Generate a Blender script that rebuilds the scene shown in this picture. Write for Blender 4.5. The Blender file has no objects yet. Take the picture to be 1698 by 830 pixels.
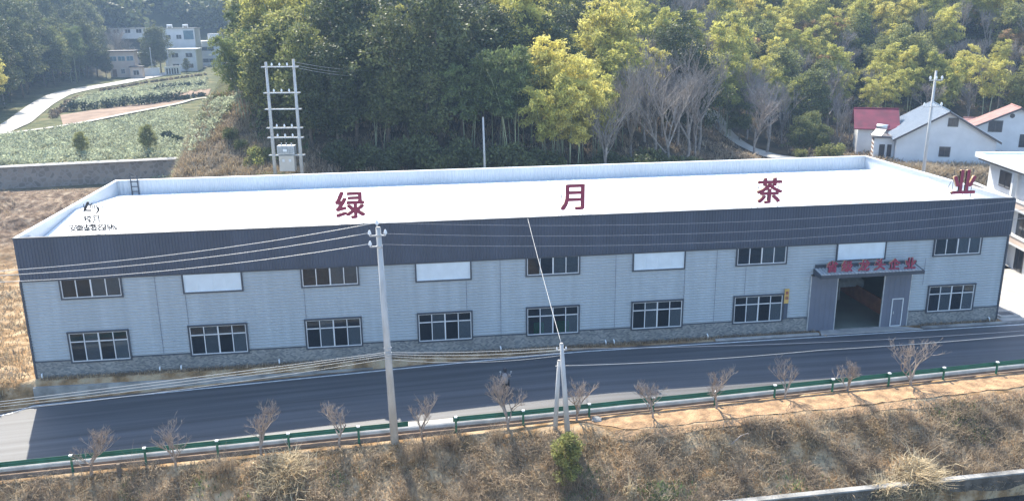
import bpy, math, random
import numpy as np
from mathutils import Vector
R = math.radians
# ---------------------------------------------------------------- camera, sky, sun, exposure
S = bpy.context.scene
C = S.collection
F, YAW, PITCH, ROLL = 1383.84, 0.131087, 0.268387, -0.0104624
CAM = np.array([24.6176, -54.9209, 22.4906])
_cy, _sy, _cp, _sp = math.cos(YAW), math.sin(YAW), math.cos(PITCH), math.sin(PITCH)
_f = np.array([_sy*_cp, _cy*_cp, -_sp]); _r0 = np.array([_cy, -_sy, 0.0]); _u0 = np.cross(_r0, _f)
_r = math.cos(ROLL)*_r0 + math.sin(ROLL)*_u0; _u = -math.sin(ROLL)*_r0 + math.cos(ROLL)*_u0
cd = bpy.data.cameras.new("camera"); cam = bpy.data.objects.new("camera", cd); C.objects.link(cam)
from mathutils import Matrix
cam.matrix_world = Matrix(((_r[0], _u[0], -_f[0], CAM[0]), (_r[1], _u[1], -_f[1], CAM[1]), (_r[2], _u[2], -_f[2], CAM[2]), (0, 0, 0, 1)))
cd.sensor_width = 36; cd.lens = F/1698*36; cd.clip_end = 5000; cd.clip_start = 0.5
S.camera = cam
w = bpy.data.worlds.new("World"); S.world = w; w.use_nodes = True
SUN_EL, SUN_DIR = R(48), Vector((-2.75, 9.2, 10.9)).normalized()
sky = w.node_tree.nodes.new("ShaderNodeTexSky"); sky.sky_type = 'NISHITA'; sky.sun_disc = False
sky.sun_elevation = SUN_EL; sky.sun_rotation = math.atan2(SUN_DIR.x, SUN_DIR.y)
sky.air_density = 1.0; sky.dust_density = 1.0; sky.ozone_density = 1.6
bg = w.node_tree.nodes['Background']; bg.inputs[1].default_value = 0.15
w.node_tree.links.new(sky.outputs[0], bg.inputs[0])
sl = bpy.data.lights.new("sun", 'SUN'); sl.energy = 5.0; sl.angle = R(0.5); sl.color = (1, .92, .77)
so = bpy.data.objects.new("sun", sl); C.objects.link(so); so.rotation_euler = (-SUN_DIR).to_track_quat('-Z', 'Y').to_euler()
S.view_settings.view_transform = 'Standard'; S.view_settings.look = 'None'
S.view_settings.exposure = 1.5; S.view_settings.gamma = 1
S.cycles.max_bounces = 6; S.cycles.transparent_max_bounces = 12; S.cycles.volume_bounces = 0
HAZE = 0.00058

# ---------------------------------------------------------------- helpers
def link(o): C.objects.link(o); return o
def tag(o, label=None, cat=None, group=None, kind=None):
    if label: o['label'] = label
    if cat: o['category'] = cat
    if group: o['group'] = group
    if kind: o['kind'] = kind
    return o
def empty(name, loc=(0, 0, 0), rz=0.0, label=None, cat=None, group=None):
    o = bpy.data.objects.new(name, None); link(o); o.location = loc; o.rotation_euler = (0, 0, rz)
    o.empty_display_size = .3
    return tag(o, label, cat, group)
class MB:
    def __init__(s): s.v = []; s.f = []; s.m = []
    def add(s, v, f, m=0):
        n = len(s.v); s.v += [tuple(map(float, q)) for q in v]; s.f += [tuple(n+i for i in q) for q in f]; s.m += [m]*len(f); return s
    def box(s, x0, x1, y0, y1, z0, z1, m=0):
        if x0 > x1: x0, x1 = x1, x0
        if y0 > y1: y0, y1 = y1, y0
        return s.add([(x0,y0,z0),(x1,y0,z0),(x1,y1,z0),(x0,y1,z0),(x0,y0,z1),(x1,y0,z1),(x1,y1,z1),(x0,y1,z1)],
                     [(0,3,2,1),(4,5,6,7),(0,1,5,4),(1,2,6,5),(2,3,7,6),(3,0,4,7)], m)
    def tube(s, pts, rad, n=8, m=0, cap=True):
        pts = [Vector(p) for p in pts]
        if not hasattr(rad, '__len__'): rad = [rad]*len(pts)
        vs = []; fs = []
        for i, p in enumerate(pts):
            d = (pts[min(i+1, len(pts)-1)]-pts[max(i-1, 0)]).normalized()
            a = d.orthogonal().normalized() if i == 0 else (a - d*a.dot(d)).normalized()
            b = d.cross(a)
            for k in range(n):
                t = 2*math.pi*k/n; vs.append(p+(a*math.cos(t)+b*math.sin(t))*rad[i])
        for i in range(len(pts)-1):
            for k in range(n):
                k2 = (k+1) % n; fs.append((i*n+k, i*n+k2, (i+1)*n+k2, (i+1)*n+k))
        if cap: fs.append(tuple(range(n-1, -1, -1))); fs.append(tuple((len(pts)-1)*n+k for k in range(n)))
        return s.add(vs, fs, m)
    def bar(s, a, b, w_, m=0): return s.tube([a, b], w_*.7071, 4, m)
    def prism(s, poly, d, m=0):           # poly: 3-D points, d: extrusion vector
        n = len(poly); P = [Vector(p) for p in poly]; d = Vector(d)
        return s.add(P+[p+d for p in P], [tuple(range(n-1, -1, -1)), tuple(range(n, 2*n))]+[(i, (i+1) % n, n+(i+1) % n, n+i) for i in range(n)], m)
    def build(s, name, mats, parent=None, smooth=False, loc=None):
        me = bpy.data.meshes.new(name); me.from_pydata(s.v, [], s.f)
        if not isinstance(mats, (list, tuple)): mats = [mats]
        for q in mats: me.materials.append(q)
        if len(mats) > 1: me.polygons.foreach_set('material_index', s.m)
        if smooth: me.polygons.foreach_set('use_smooth', [True]*len(s.f))
        me.validate(); me.update()
        o = link(bpy.data.objects.new(name, me))
        if parent: o.parent = parent
        if loc: o.location = loc
        return o
def np_obj(name, V, Fq, mat, parent=None, smooth=False):
    V = np.asarray(V, dtype=np.float32); Fq = np.asarray(Fq, dtype=np.int32); k = Fq.shape[1]
    me = bpy.data.meshes.new(name); me.vertices.add(len(V)); me.vertices.foreach_set('co', V.ravel())
    me.loops.add(Fq.size); me.loops.foreach_set('vertex_index', Fq.ravel())
    me.polygons.add(len(Fq)); me.polygons.foreach_set('loop_start', np.arange(len(Fq), dtype=np.int32)*k)
    me.polygons.foreach_set('loop_total', np.full(len(Fq), k, dtype=np.int32))
    if smooth: me.polygons.foreach_set('use_smooth', np.ones(len(Fq), dtype=bool))
    me.update(calc_edges=True); me.validate()
    me.materials.append(mat)
    o = link(bpy.data.objects.new(name, me))
    if parent: o.parent = parent
    return o
def copy_tree(o, parent=None):
    c = o.copy(); C.objects.link(c); c.parent = parent
    for ch in list(o.children):
        d = ch.copy(); C.objects.link(d); d.parent = c
        for g in list(ch.children):
            e = g.copy(); C.objects.link(e); e.parent = d
    return c

# ---------------------------------------------------------------- materials
def mat(name, col, rough=.7, var=.15, scale=3.0, bump=0.0, bscale=None, metal=0.0, col2=None, island=0.0, transl=0.0, detail=4, spec=.5, stretch=None, objrand=0.0, contrast=(.35, .65)):
    m = bpy.data.materials.new(name); m.use_nodes = True; nt = m.node_tree; N = nt.nodes; L = nt.links
    p = N['Principled BSDF']; out = N['Material Output']
    p.inputs['Roughness'].default_value = rough; p.inputs['Metallic'].default_value = metal
    p.inputs['Specular IOR Level'].default_value = spec
    tc = N.new('ShaderNodeTexCoord'); src = tc.outputs['Object']
    if stretch:
        mp = N.new('ShaderNodeMapping'); mp.inputs['Scale'].default_value = stretch; L.new(src, mp.inputs[0]); src = mp.outputs[0]
    nz = N.new('ShaderNodeTexNoise'); nz.inputs['Scale'].default_value = scale; nz.inputs['Detail'].default_value = detail; L.new(src, nz.inputs['Vector'])
    rp = N.new('ShaderNodeMapRange'); rp.inputs[1].default_value = contrast[0]; rp.inputs[2].default_value = contrast[1]; L.new(nz.outputs[0], rp.inputs[0])
    mx = N.new('ShaderNodeMix'); mx.data_type = 'RGBA'; L.new(rp.outputs[0], mx.inputs[0])
    c1 = tuple(max(0, c*(1-var)) for c in col); c2 = col2 or tuple(min(1, c*(1+var)) for c in col)
    mx.inputs[6].default_value = (*c1, 1); mx.inputs[7].default_value = (*c2, 1); c = mx.outputs[2]
    if island or objrand:
        hs = N.new('ShaderNodeHueSaturation'); L.new(c, hs.inputs['Color']); c = hs.outputs[0]
        if island:
            g = N.new('ShaderNodeNewGeometry'); r1 = N.new('ShaderNodeMapRange'); L.new(g.outputs['Random Per Island'], r1.inputs[0])
            r1.inputs[3].default_value = 1-island; r1.inputs[4].default_value = 1+island; v = r1.outputs[0]
        if objrand:
            oi = N.new('ShaderNodeObjectInfo'); r2 = N.new('ShaderNodeMapRange'); L.new(oi.outputs['Random'], r2.inputs[0])
            r2.inputs[3].default_value = 1-objrand; r2.inputs[4].default_value = 1+objrand
            r3 = N.new('ShaderNodeMapRange'); L.new(oi.outputs['Random'], r3.inputs[0]); r3.inputs[3].default_value = .5+.04*objrand; r3.inputs[4].default_value = .5-.05*objrand; L.new(r3.outputs[0], hs.inputs['Hue'])
            if island:
                mm = N.new('ShaderNodeMath'); mm.operation = 'MULTIPLY'; L.new(v, mm.inputs[0]); L.new(r2.outputs[0], mm.inputs[1]); v = mm.outputs[0]
            else: v = r2.outputs[0]
        L.new(v, hs.inputs['Value'])
    L.new(c, p.inputs['Base Color'])
    if bump:
        n2 = N.new('ShaderNodeTexNoise'); n2.inputs['Scale'].default_value = bscale or scale*4; n2.inputs['Detail'].default_value = 5; L.new(src, n2.inputs['Vector'])
        bp = N.new('ShaderNodeBump'); bp.inputs['Strength'].default_value = bump; bp.inputs['Distance'].default_value = .1; L.new(n2.outputs[0], bp.inputs['Height']); L.new(bp.outputs[0], p.inputs['Normal'])
    if transl:
        tr = N.new('ShaderNodeBsdfTranslucent'); L.new(c, tr.inputs[0]); ms = N.new('ShaderNodeMixShader'); ms.inputs[0].default_value = transl
        L.new(p.outputs[0], ms.inputs[1]); L.new(tr.outputs[0], ms.inputs[2]); L.new(ms.outputs[0], out.inputs[0])
    return m
def mat_glass(name, tint=(.8, .88, .92), alpha=.6):
    m = bpy.data.materials.new(name); m.use_nodes = True; nt = m.node_tree; N = nt.nodes; L = nt.links
    out = N['Material Output']; N.remove(N['Principled BSDF'])
    t = N.new('ShaderNodeBsdfTransparent'); t.inputs[0].default_value = (*tint, 1)
    d = N.new('ShaderNodeBsdfDiffuse'); gi = N.new('ShaderNodeNewGeometry'); rr_ = N.new('ShaderNodeValToRGB'); L.new(gi.outputs['Random Per Island'], rr_.inputs[0]); L.new(rr_.outputs[0], d.inputs[0])
    el = rr_.color_ramp.elements; el[0].color = (.010, .014, .022, 1); el[1].position = .85; el[1].color = (.026, .034, .05, 1); e3 = el.new(.97); e3.color = (.12, .15, .18, 1)
    g = N.new('ShaderNodeBsdfGlossy'); g.inputs['Roughness'].default_value = .06; g.inputs[0].default_value = (.6, .65, .7, 1)
    a = N.new('ShaderNodeMixShader'); a.inputs[0].default_value = alpha; L.new(d.outputs[0], a.inputs[1]); L.new(t.outputs[0], a.inputs[2])
    fr = N.new('ShaderNodeFresnel'); fr.inputs[0].default_value = 1.5
    b = N.new('ShaderNodeMixShader'); L.new(fr.outputs[0], b.inputs[0]); L.new(a.outputs[0], b.inputs[1]); L.new(g.outputs[0], b.inputs[2]); L.new(b.outputs[0], out.inputs[0])
    return m
def mat_ground():
    m = bpy.data.materials.new("ground_soil_and_grass"); m.use_nodes = True; nt = m.node_tree; N = nt.nodes; L = nt.links
    p = N['Principled BSDF']; p.inputs['Roughness'].default_value = .95; p.inputs['Specular IOR Level'].default_value = .2
    g = N.new('ShaderNodeNewGeometry')
    def noise(sc, d=5):
        n = N.new('ShaderNodeTexNoise'); n.inputs['Scale'].default_value = sc; n.inputs['Detail'].default_value = d; L.new(g.outputs['Position'], n.inputs['Vector']); return n.outputs[0]
    def ramp(src, stops):
        r = N.new('ShaderNodeValToRGB'); e = r.color_ramp.elements
        while len(e) < len(stops): e.new(.5)
        for q, (pos, col) in zip(e, stops): q.position = pos; q.color = (*col, 1)
        L.new(src, r.inputs[0]); return r.outputs[0]
    dry = ramp(noise(.9, 8), [(.3, (.13, .09, .05)), (.45, (.28, .17, .08)), (.58, (.42, .30, .18)), (.7, (.44, .34, .21))])
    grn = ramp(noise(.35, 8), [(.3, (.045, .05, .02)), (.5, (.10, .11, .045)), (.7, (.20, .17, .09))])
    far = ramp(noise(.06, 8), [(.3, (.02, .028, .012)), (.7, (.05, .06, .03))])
    sx = N.new('ShaderNodeSeparateXYZ'); L.new(g.outputs['Position'], sx.inputs[0])
    def mr(src, a, b):
        r = N.new('ShaderNodeMapRange'); r.inputs[1].default_value = a; r.inputs[2].default_value = b; L.new(src, r.inputs[0]); return r.outputs[0]
    def mix(f, a, b):
        x = N.new('ShaderNodeMix'); x.data_type = 'RGBA'; L.new(f, x.inputs[0]); L.new(a, x.inputs[6]); L.new(b, x.inputs[7]); return x.outputs[2]
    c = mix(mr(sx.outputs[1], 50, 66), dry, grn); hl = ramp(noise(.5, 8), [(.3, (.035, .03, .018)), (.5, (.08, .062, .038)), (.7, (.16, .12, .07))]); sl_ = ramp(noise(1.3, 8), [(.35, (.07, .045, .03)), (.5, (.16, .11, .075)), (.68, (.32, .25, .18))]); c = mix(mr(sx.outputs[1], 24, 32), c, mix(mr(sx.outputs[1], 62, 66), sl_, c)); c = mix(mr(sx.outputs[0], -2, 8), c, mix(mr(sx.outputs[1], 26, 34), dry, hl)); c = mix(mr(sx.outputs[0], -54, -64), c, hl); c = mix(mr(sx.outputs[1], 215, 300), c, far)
    L.new(c, p.inputs['Base Color'])
    b = N.new('ShaderNodeBump'); b.inputs['Strength'].default_value = .9; b.inputs['Distance'].default_value = .25; L.new(noise(2.2, 8), b.inputs['Height']); L.new(b.outputs[0], p.inputs['Normal'])
    return m
def mat_asphalt():
    m = mat("dark_asphalt", (.078, .079, .085), .6, .10, 40, .12, 90, spec=.6); nt = m.node_tree; N = nt.nodes; L = nt.links
    p = N['Principled BSDF']; g = N.new('ShaderNodeNewGeometry'); mp = N.new('ShaderNodeMapping'); mp.inputs['Scale'].default_value = (.035, 1.5, 0); L.new(g.outputs['Position'], mp.inputs[0])
    n = N.new('ShaderNodeTexNoise'); n.inputs['Scale'].default_value = 1.3; n.inputs['Detail'].default_value = 6; L.new(mp.outputs[0], n.inputs['Vector'])
    r = N.new('ShaderNodeMapRange'); r.inputs[1].default_value = .3; r.inputs[2].default_value = .7; r.inputs[3].default_value = .65; r.inputs[4].default_value = 1.45; L.new(n.outputs[0], r.inputs[0])
    src = p.inputs['Base Color'].links[0].from_socket; hs = N.new('ShaderNodeHueSaturation'); L.new(src, hs.inputs['Color']); L.new(r.outputs[0], hs.inputs['Value']); L.new(hs.outputs[0], p.inputs['Base Color'])
    return m
def mat_brick(name, c1, c2, mortar, scale, w_=.5, h_=.25, swap=True):
    m = bpy.data.materials.new(name); m.use_nodes = True; nt = m.node_tree; N = nt.nodes; L = nt.links; p = N['Principled BSDF']; p.inputs['Roughness'].default_value = .8
    g = N.new('ShaderNodeNewGeometry'); s = N.new('ShaderNodeSeparateXYZ'); L.new(g.outputs['Position'], s.inputs[0]); c = N.new('ShaderNodeCombineXYZ'); L.new(s.outputs[0], c.inputs[0]); L.new(s.outputs[2], c.inputs[1])
    b = N.new('ShaderNodeTexBrick'); b.inputs['Scale'].default_value = scale; b.inputs['Color1'].default_value = (*c1, 1); b.inputs['Color2'].default_value = (*c2, 1); b.inputs['Mortar'].default_value = (*mortar, 1)
    b.inputs['Brick Width'].default_value = w_; b.inputs['Row Height'].default_value = h_; b.inputs['Mortar Size'].default_value = .02; b.inputs['Bias'].default_value = 0; L.new(c.outputs[0], b.inputs[0])
    n = N.new('ShaderNodeTexNoise'); n.inputs['Scale'].default_value = .7; n.inputs['Detail'].default_value = 6; L.new(g.outputs['Position'], n.inputs['Vector'])
    r = N.new('ShaderNodeMapRange'); r.inputs[3].default_value = .6; r.inputs[4].default_value = 1.4; L.new(n.outputs[0], r.inputs[0]); hs = N.new('ShaderNodeHueSaturation'); L.new(r.outputs[0], hs.inputs['Value']); L.new(b.outputs[0], hs.inputs['Color']); L.new(hs.outputs[0], p.inputs['Base Color'])
    return m
def mat_rubble(name):
    m = bpy.data.materials.new(name); m.use_nodes = True; nt = m.node_tree; N = nt.nodes; L = nt.links; p = N['Principled BSDF']; p.inputs['Roughness'].default_value = .9
    g = N.new('ShaderNodeNewGeometry'); v = N.new('ShaderNodeTexVoronoi'); v.feature = 'F1'; v.inputs['Scale'].default_value = 1.6; L.new(g.outputs['Position'], v.inputs['Vector'])
    v2 = N.new('ShaderNodeTexVoronoi'); v2.feature = 'DISTANCE_TO_EDGE'; v2.inputs['Scale'].default_value = 1.6; L.new(g.outputs['Position'], v2.inputs['Vector'])
    r = N.new('ShaderNodeValToRGB'); r.color_ramp.elements[0].color = (.16, .13, .11, 1); r.color_ramp.elements[1].color = (.34, .28, .23, 1); L.new(v.outputs['Color'], r.inputs[0])
    mr = N.new('ShaderNodeMapRange'); mr.inputs[2].default_value = .12; L.new(v2.outputs['Distance'], mr.inputs[0])
    x = N.new('ShaderNodeMix'); x.data_type = 'RGBA'; L.new(mr.outputs[0], x.inputs[0]); x.inputs[6].default_value = (.30, .27, .24, 1); L.new(r.outputs[0], x.inputs[7]); L.new(x.outputs[2], p.inputs['Base Color'])
    b = N.new('ShaderNodeBump'); b.inputs['Strength'].default_value = .6; L.new(mr.outputs[0], b.inputs['Height']); L.new(b.outputs[0], p.inputs['Normal'])
    return m
M = dict(
 siding=mat("pale_blue_grey_steel_siding", (.375, .42, .455), .5, .06, 1.1, stretch=(1.6, 1, .10)),
 band=mat("dark_slate_steel_cladding", (.062, .078, .115), .5, .12, .4, stretch=(1.5, 1, .2)),
 trim=mat("dark_trim", (.05, .058, .075), .5, .1, 2),
 white=mat("white_painted_steel", (.76, .78, .79), .45, .04, .6),
 parapet=mat("white_ribbed_steel", (.52, .56, .60), .4, .05, .3),
 roof=mat("white_roof_sheet", (.80, .81, .81), .45, .03, .25, stretch=(.3, 1, 1)),
 frame=mat("white_window_frame", (.62, .64, .66), .4, .05, 5),
 blind=mat("pale_translucent_sheet", (.62, .70, .76), .35, .05, 1.2),
 glass=mat_glass("window_glass"), 
 base=mat_brick("grey_tile_masonry", (.30, .29, .27), (.11, .125, .14), (.24, .24, .23), 3.0, .5, .25),
 door=mat("slate_grey_door_sheet", (.13, .145, .19), .45, .08, .6),
 concrete=mat("concrete", (.42, .40, .37), .85, .18, 1.2, .25, 12),
 concrete_dk=mat("weathered_concrete", (.30, .29, .27), .9, .35, .8, .35, 8),
 rubble=mat_rubble("rubble_stone"),
 floor=mat("workshop_floor", (.20, .23, .20), .35, .15, .5),
 inner=mat("dim_inner_wall", (.32, .34, .34), .8, .1, .5),
 brickred=mat("orange_brown_partition", (.35, .13, .06), .8, .2, 1.5),
 red=mat("crimson_letter_face", (.27, .025, .07), .45, .10, 2),
 redside=mat("tan_letter_edge", (.45, .30, .16), .6, .1, 3),
 black=mat("dark_sign_metal", (.035, .035, .04), .6, .2, 3),
 green=mat("green_guardrail_paint", (.010, .115, .065), .45, .15, 2),
 greenb=mat("bright_green_board", (.03, .62, .18), .5, .05, 2),
 galv=mat("galvanised_steel", (.45, .47, .49), .45, .12, 4, metal=.3),
 pole=mat("spun_concrete_pole", (.46, .46, .45), .8, .12, 2.5, .1, 30, stretch=(1, 1, .3)),
 wire=mat("bare_aluminium_cable", (.44, .44, .43), .35, .05, 5),
 wired=mat("dark_cable", (.20, .22, .26), .5, .05, 5),
 ground=mat_ground(), asphalt=mat_asphalt(),
 line=mat("white_road_paint", (.72, .72, .70), .7, .15, 3),
 lane=mat("pale_concrete_lane", (.46, .43, .38), .9, .2, .25, .1, 20),
 orange=mat("orange_sandy_dirt", (.38, .235, .125), .95, .35, 1.6, 1.0, 9),
 soil=mat("brown_bare_soil", (.26, .18, .13), .95, .2, .4, .5, 3),
 bark=mat("grey_brown_bark", (.16, .125, .095), .9, .3, 3, .4, 10, objrand=.25),
 barkpale=mat("pale_grey_bark", (.27, .235, .205), .9, .25, 3, objrand=.2, island=.25),
 sapling=mat("sapling_bark", (.31, .25, .205), .8, .25, 6, island=.2),
 culm=mat("bamboo_culm", (.30, .33, .20), .5, .2, 1.5, objrand=.3),
 leafd=mat("dark_evergreen_leaf", (.095, .112, .038), .6, .3, .35, island=.5, transl=.30, objrand=.35),
 leafm=mat("mid_green_leaf", (.22, .235, .08), .6, .3, .35, island=.45, transl=.5, objrand=.35),
 leafy=mat("yellow_green_bamboo_leaf", (.51, .49, .135), .6, .22, .4, island=.4, transl=.5, objrand=.3),
 leafb=mat("dark_bamboo_leaf", (.17, .21, .07), .6, .25, .4, island=.4, transl=.4, objrand=.3),
 leafr=mat("russet_leaf", (.33, .22, .10), .6, .3, .5, island=.4, transl=.35, objrand=.3),
 tea=mat("grey_green_tea_leaf", (.38, .41, .28), .8, .3, .5, island=.35, transl=.45),
 teadk=mat("dark_hedge_leaf", (.035, .055, .03), .5, .3, .6, island=.4, transl=.2),
 straw=mat("dry_straw", (.62, .46, .26), .8, .4, .45, island=.45, transl=.3, col2=(.34, .28, .2)),
 brush=mat("dead_brown_brush", (.36, .27, .18), .85, .4, .4, island=.55, transl=.15, col2=(.42, .32, .21)),
 pampas=mat("cream_pampas_grass", (.62, .51, .33), .8, .2, 1, island=.35, transl=.35),
 weed=mat("fresh_green_weed", (.13, .19, .05), .6, .3, 1, island=.4, transl=.35),
 wallw=mat("white_render", (.70, .71, .72), .85, .07, .5),
 wallc=mat("cream_pink_render", (.62, .50, .42), .85, .08, .6),
 ledge_shade=mat("brown_concrete_painted_shade", (.13, .105, .08), .9, .4, 1.5), redroof=mat("crimson_metal_roof", (.16, .016, .035), .5, .25, .8),  # concrete of the ledge face: its shade is painted into the dirt-brown colour
 blueroof=mat("pale_blue_grey_roof_sheet", (.04, .085, .15), .8, .1, .8),
 pinkroof=mat("faded_pink_roof", (.30, .15, .13), .7, .25, .8), darkroof=mat("dark_roof_edge", (.11, .10, .10), .8, .2, 2),
 winpane=mat("dark_window_pane", (.05, .055, .065), .12, .2, 2),
 bluepane=mat("blue_window_pane", (.12, .2, .25), .12, .2, 2),
 wood=mat("brown_painted_wood", (.20, .11, .07), .7, .2, 3),
 water=mat("dark_still_water", (.02, .025, .03), .08, .1, 1),
 skin=mat("skin", (.45, .28, .2), .6, .05, 3), coat=mat("pale_grey_coat", (.24, .215, .21), .8, .1, 5), dark=mat("dark_trousers", (.03, .03, .04), .8, .1, 5),
 rubber=mat("black_rubber", (.02, .02, .02), .7, .1, 5),
 yellow=mat("yellow_signboard", (.62, .40, .12), .5, .1, 5), brown=mat("brown_earth", (.22, .15, .10), .95, .3, 1.2, .8, 5),
)
# ribs are modelled; trees, rows and terrain below use the height function
def sst(a, b, x):
    t = np.clip((np.asarray(x, float)-a)/(b-a), 0, 1); return t*t*(3-2*t)
def splus(x, k=4.0): x = np.asarray(x, float); return np.where(x > 30, x, k*np.log1p(np.exp(np.clip(x/k, -30, 30))))
def rz(x): return -1.45*(np.clip((37-np.asarray(x, float))/37, 0, 2))**1.15
def yn(x): return np.interp(x, [-60, -10, 3, 13, 25, 31, 36, 41, 47, 56, 65, 90, 160], [-8.7, -10.0, -10.2, -10.4, -10.6, -10.7, -10.7, -10.45, -10.0, -9.35, -8.7, -6.9, -1.7])
def yf(x): return np.interp(x, [-60, -12, -4, -.4, .0, 200], [-4.0, -4.6, -2.6, -1.5, -.9, -.9])
def vnoise(x, y, s, seed=0):
    x = np.asarray(x, float)/s+seed*17.3; y = np.asarray(y, float)/s+seed*9.1
    xi = np.floor(x); yi = np.floor(y); fx = x-xi; fy = y-yi; fx = fx*fx*(3-2*fx); fy = fy*fy*(3-2*fy)
    h = lambda a, b: np.modf(np.abs(np.sin(a*127.1+b*311.7)*43758.5453))[0]
    return (h(xi, yi)*(1-fx)+h(xi+1, yi)*fx)*(1-fy)+(h(xi, yi+1)*(1-fx)+h(xi+1, yi+1)*fx)*fy-.5
def xb(y): return np.interp(y, [20, 60, 67, 100, 200, 400], [1, -3, -3, -4, -21, -58])
def H(x, y):
    x = np.asarray(x, float); y = np.asarray(y, float); x, y = np.broadcast_arrays(x, y)
    wally = 65+.13*(x+28)
    pad = 1.2*sst(10, 60, y)*sst(2, -6, x)
    mound = sst(20, 34, y)*sst(64, 52, y)*sst(1, -8, x)
    pad = pad+mound*(1.0+1.8*vnoise(x, y, 5, 1)+1.6*vnoise(x, y, 2.2, 2)+1.0*vnoise(x, y, 1.1, 3))
    zv = np.interp(y, [60, 94, 134, 180, 210, 240, 270, 300, 420, 700], [4, 5, 6.3, 7.5, 8.3, 9, 11, 18, 80, 190])
    zv = zv+.5*splus(-(x+63), 4)*sst(60, 110, y)+.25*splus(-(x+45), 4)*sst(230, 300, y)
    val = pad+(zv-pad)*sst(-.1, .5, y-wally)
    zb = np.interp(x, [0, 12, 22, 40, 60, 80, 110], [5.6, 6.2, 5, 4.3, 3.5, 3, 3])
    ye = np.interp(x, [-60, 0, 40, 55, 70, 80, 100, 130, 160], [40, 33, 34, 44, 60, 70, 74, 64, 55])
    slp = np.interp(x, [-10, 10, 45, 90, 150], [.18, .28, .34, .46, .5])
    y0 = np.interp(x, [68, 78], [21.5, 30]); 
    hill = zb*sst(0, 9, y-y0)+slp*splus(y-ye, 5)
    hill = hill+sst(28, 45, y)*(1.2*vnoise(x, y, 14, 4)+.5*vnoise(x, y, 4, 5))
    d = x-xb(y); hw = sst(-3.5, 2.5, d)*sst(22, 28, y)
    z = np.where(y > 15, val*(1-hw)+hill*hw, pad)
    z = z+6*vnoise(x, y, 60, 6)*sst(260, 330, y)*sst(30, -10, x)
    # front: edge of the pad, road bed, bank below the road
    rr = rz(x); f_, n_ = yf(x), yn(x)
    lead = np.where(x < 0, 1.2, .35)
    z = np.where(y < 12, z+(-.02), z)
    t = sst(0, 1, (f_+lead-y)/lead); z = z*(1-t)+(rr-.15-.45*sst(n_+1.1, n_+.9, y))*t
    s = (n_-.05)-y                                          # metres beyond the kerb of the near side
    shelf = np.interp(x, [30, 37, 60, 90], [.25, 1.9, 2.1, 2.2])
    s2 = np.maximum(s-shelf, 0)
    bank = rr-np.interp(x, [25, 38], [.25, .07])-.62*splus(s2-.15, .25)*np.interp(s2, [0, 8], [1, .8])
    bump = (.55*vnoise(x, y, 2.3, 7)+.35*vnoise(x, y, 1.0, 8)+.18*vnoise(x, y, .5, 9))*sst(.1, 1.2, s2)+.10*vnoise(x, y, .5, 11)*sst(.2, .8, s)
    bank = np.maximum(bank+bump, -9.0)
    z = np.where(s > 0, bank, z)
    yl = -17.45+.03*(x-43); t = sst(0, .3, yl-y)*sst(38, 42, x); z = z*(1-t)+np.minimum(z, -4.7)*t   # channel beyond the ledge
    return z
def h1(x, y): return float(H(x, y))
def ray(px, py):
    d = _f*F+_r*(px-849)+_u*(415-py); return d/np.linalg.norm(d[:2])
def at(px, py, z=None, y=None, tmin=25., tmax=700.):         # a point of the photograph's view, on the land (or at a height / in an upright plane)
    v = ray(px, py)
    if z is not None: t = (z-CAM[2])/v[2]; return CAM+v*t
    if y is not None: t = (y-CAM[1])/v[1]; return CAM+v*t
    t = np.arange(tmin, tmax, .25); P = CAM[None]+t[:, None]*v[None]; below = P[:, 2] < H(P[:, 0], P[:, 1])
    i = int(np.argmax(below)) if below.any() else len(t)-1
    p = P[i].copy(); p[2] = h1(p[0], p[1]); return p
def atd(px, d, py=200):                                       # ground under a column of the view at forward distance d
    v = ray(px, py); fw = np.array([_sy, _cy]); t = d/float(v[:2]@fw); p = CAM+v*t; return np.array([p[0], p[1], h1(p[0], p[1])])
# ---------------------------------------------------------------- the setting: land, road, lanes
def grid(name, xs, ys, m, off=0.0, smooth=True, fz=None):
    X, Y = np.meshgrid(xs, ys); Z = (fz or H)(X, Y)+off
    V = np.stack([X, Y, Z], -1).reshape(-1, 3); nx, ny = len(xs), len(ys)
    i = np.arange(ny-1)[:, None]*nx+np.arange(nx-1)[None]; Fq = np.stack([i, i+1, i+nx+1, i+nx], -1).reshape(-1, 4)
    return np_obj(name, V, Fq, m, smooth=smooth)
def ar(*seg):
    o = []
    for a, b, s in seg: o += list(np.arange(a, b-1e-6, s))
    return np.array(o+[seg[-1][1]])
land = grid("ground", ar((-600, -60, 9), (-60, -8, 1.0), (-8, 76, .4), (76, 130, 1.0), (130, 700, 9)),
            ar((-90, -24, 2), (-24, -9, .22), (-9, 4, .35), (4, 60, .9), (60, 66, .5), (66, 72, .2), (72, 260, 1.6), (260, 900, 9)), M['ground'])
tag(land, kind='structure')
def strip(name, pts, wd, m, off=.1, step=1.0, nw=6, jag=0.0, fz=None):
    P = [Vector((p[0], p[1])) for p in pts]; out = []
    for a, b in zip(P[:-1], P[1:]):
        n = max(1, int((b-a).length/step)); out += [a.lerp(b, k/n) for k in range(n)]
    out.append(P[-1])
    for _ in range(3*int(1/step+1)): out = [out[0]]+[(out[i-1]+out[i]*2+out[i+1])/4 for i in range(1, len(out)-1)]+[out[-1]]
    V = []; Fq = []
    for i, p in enumerate(out):
        d = (out[min(i+1, len(out)-1)]-out[max(i-1, 0)]).normalized(); nn = Vector((-d.y, d.x)); j = 1+jag*float(vnoise(p.x, p.y, 2.0, 5))*2
        for k in range(nw+1):
            q = p+nn*wd*j*(k/nw-.5); V.append((q.x, q.y, float((fz or H)(q.x, q.y))+off))
    for i in range(len(out)-1):
        for k in range(nw): a = i*(nw+1)+k; Fq.append((a, a+1, a+nw+2, a+nw+1))
    return np_obj(name, V, Fq, m, smooth=True)
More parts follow.
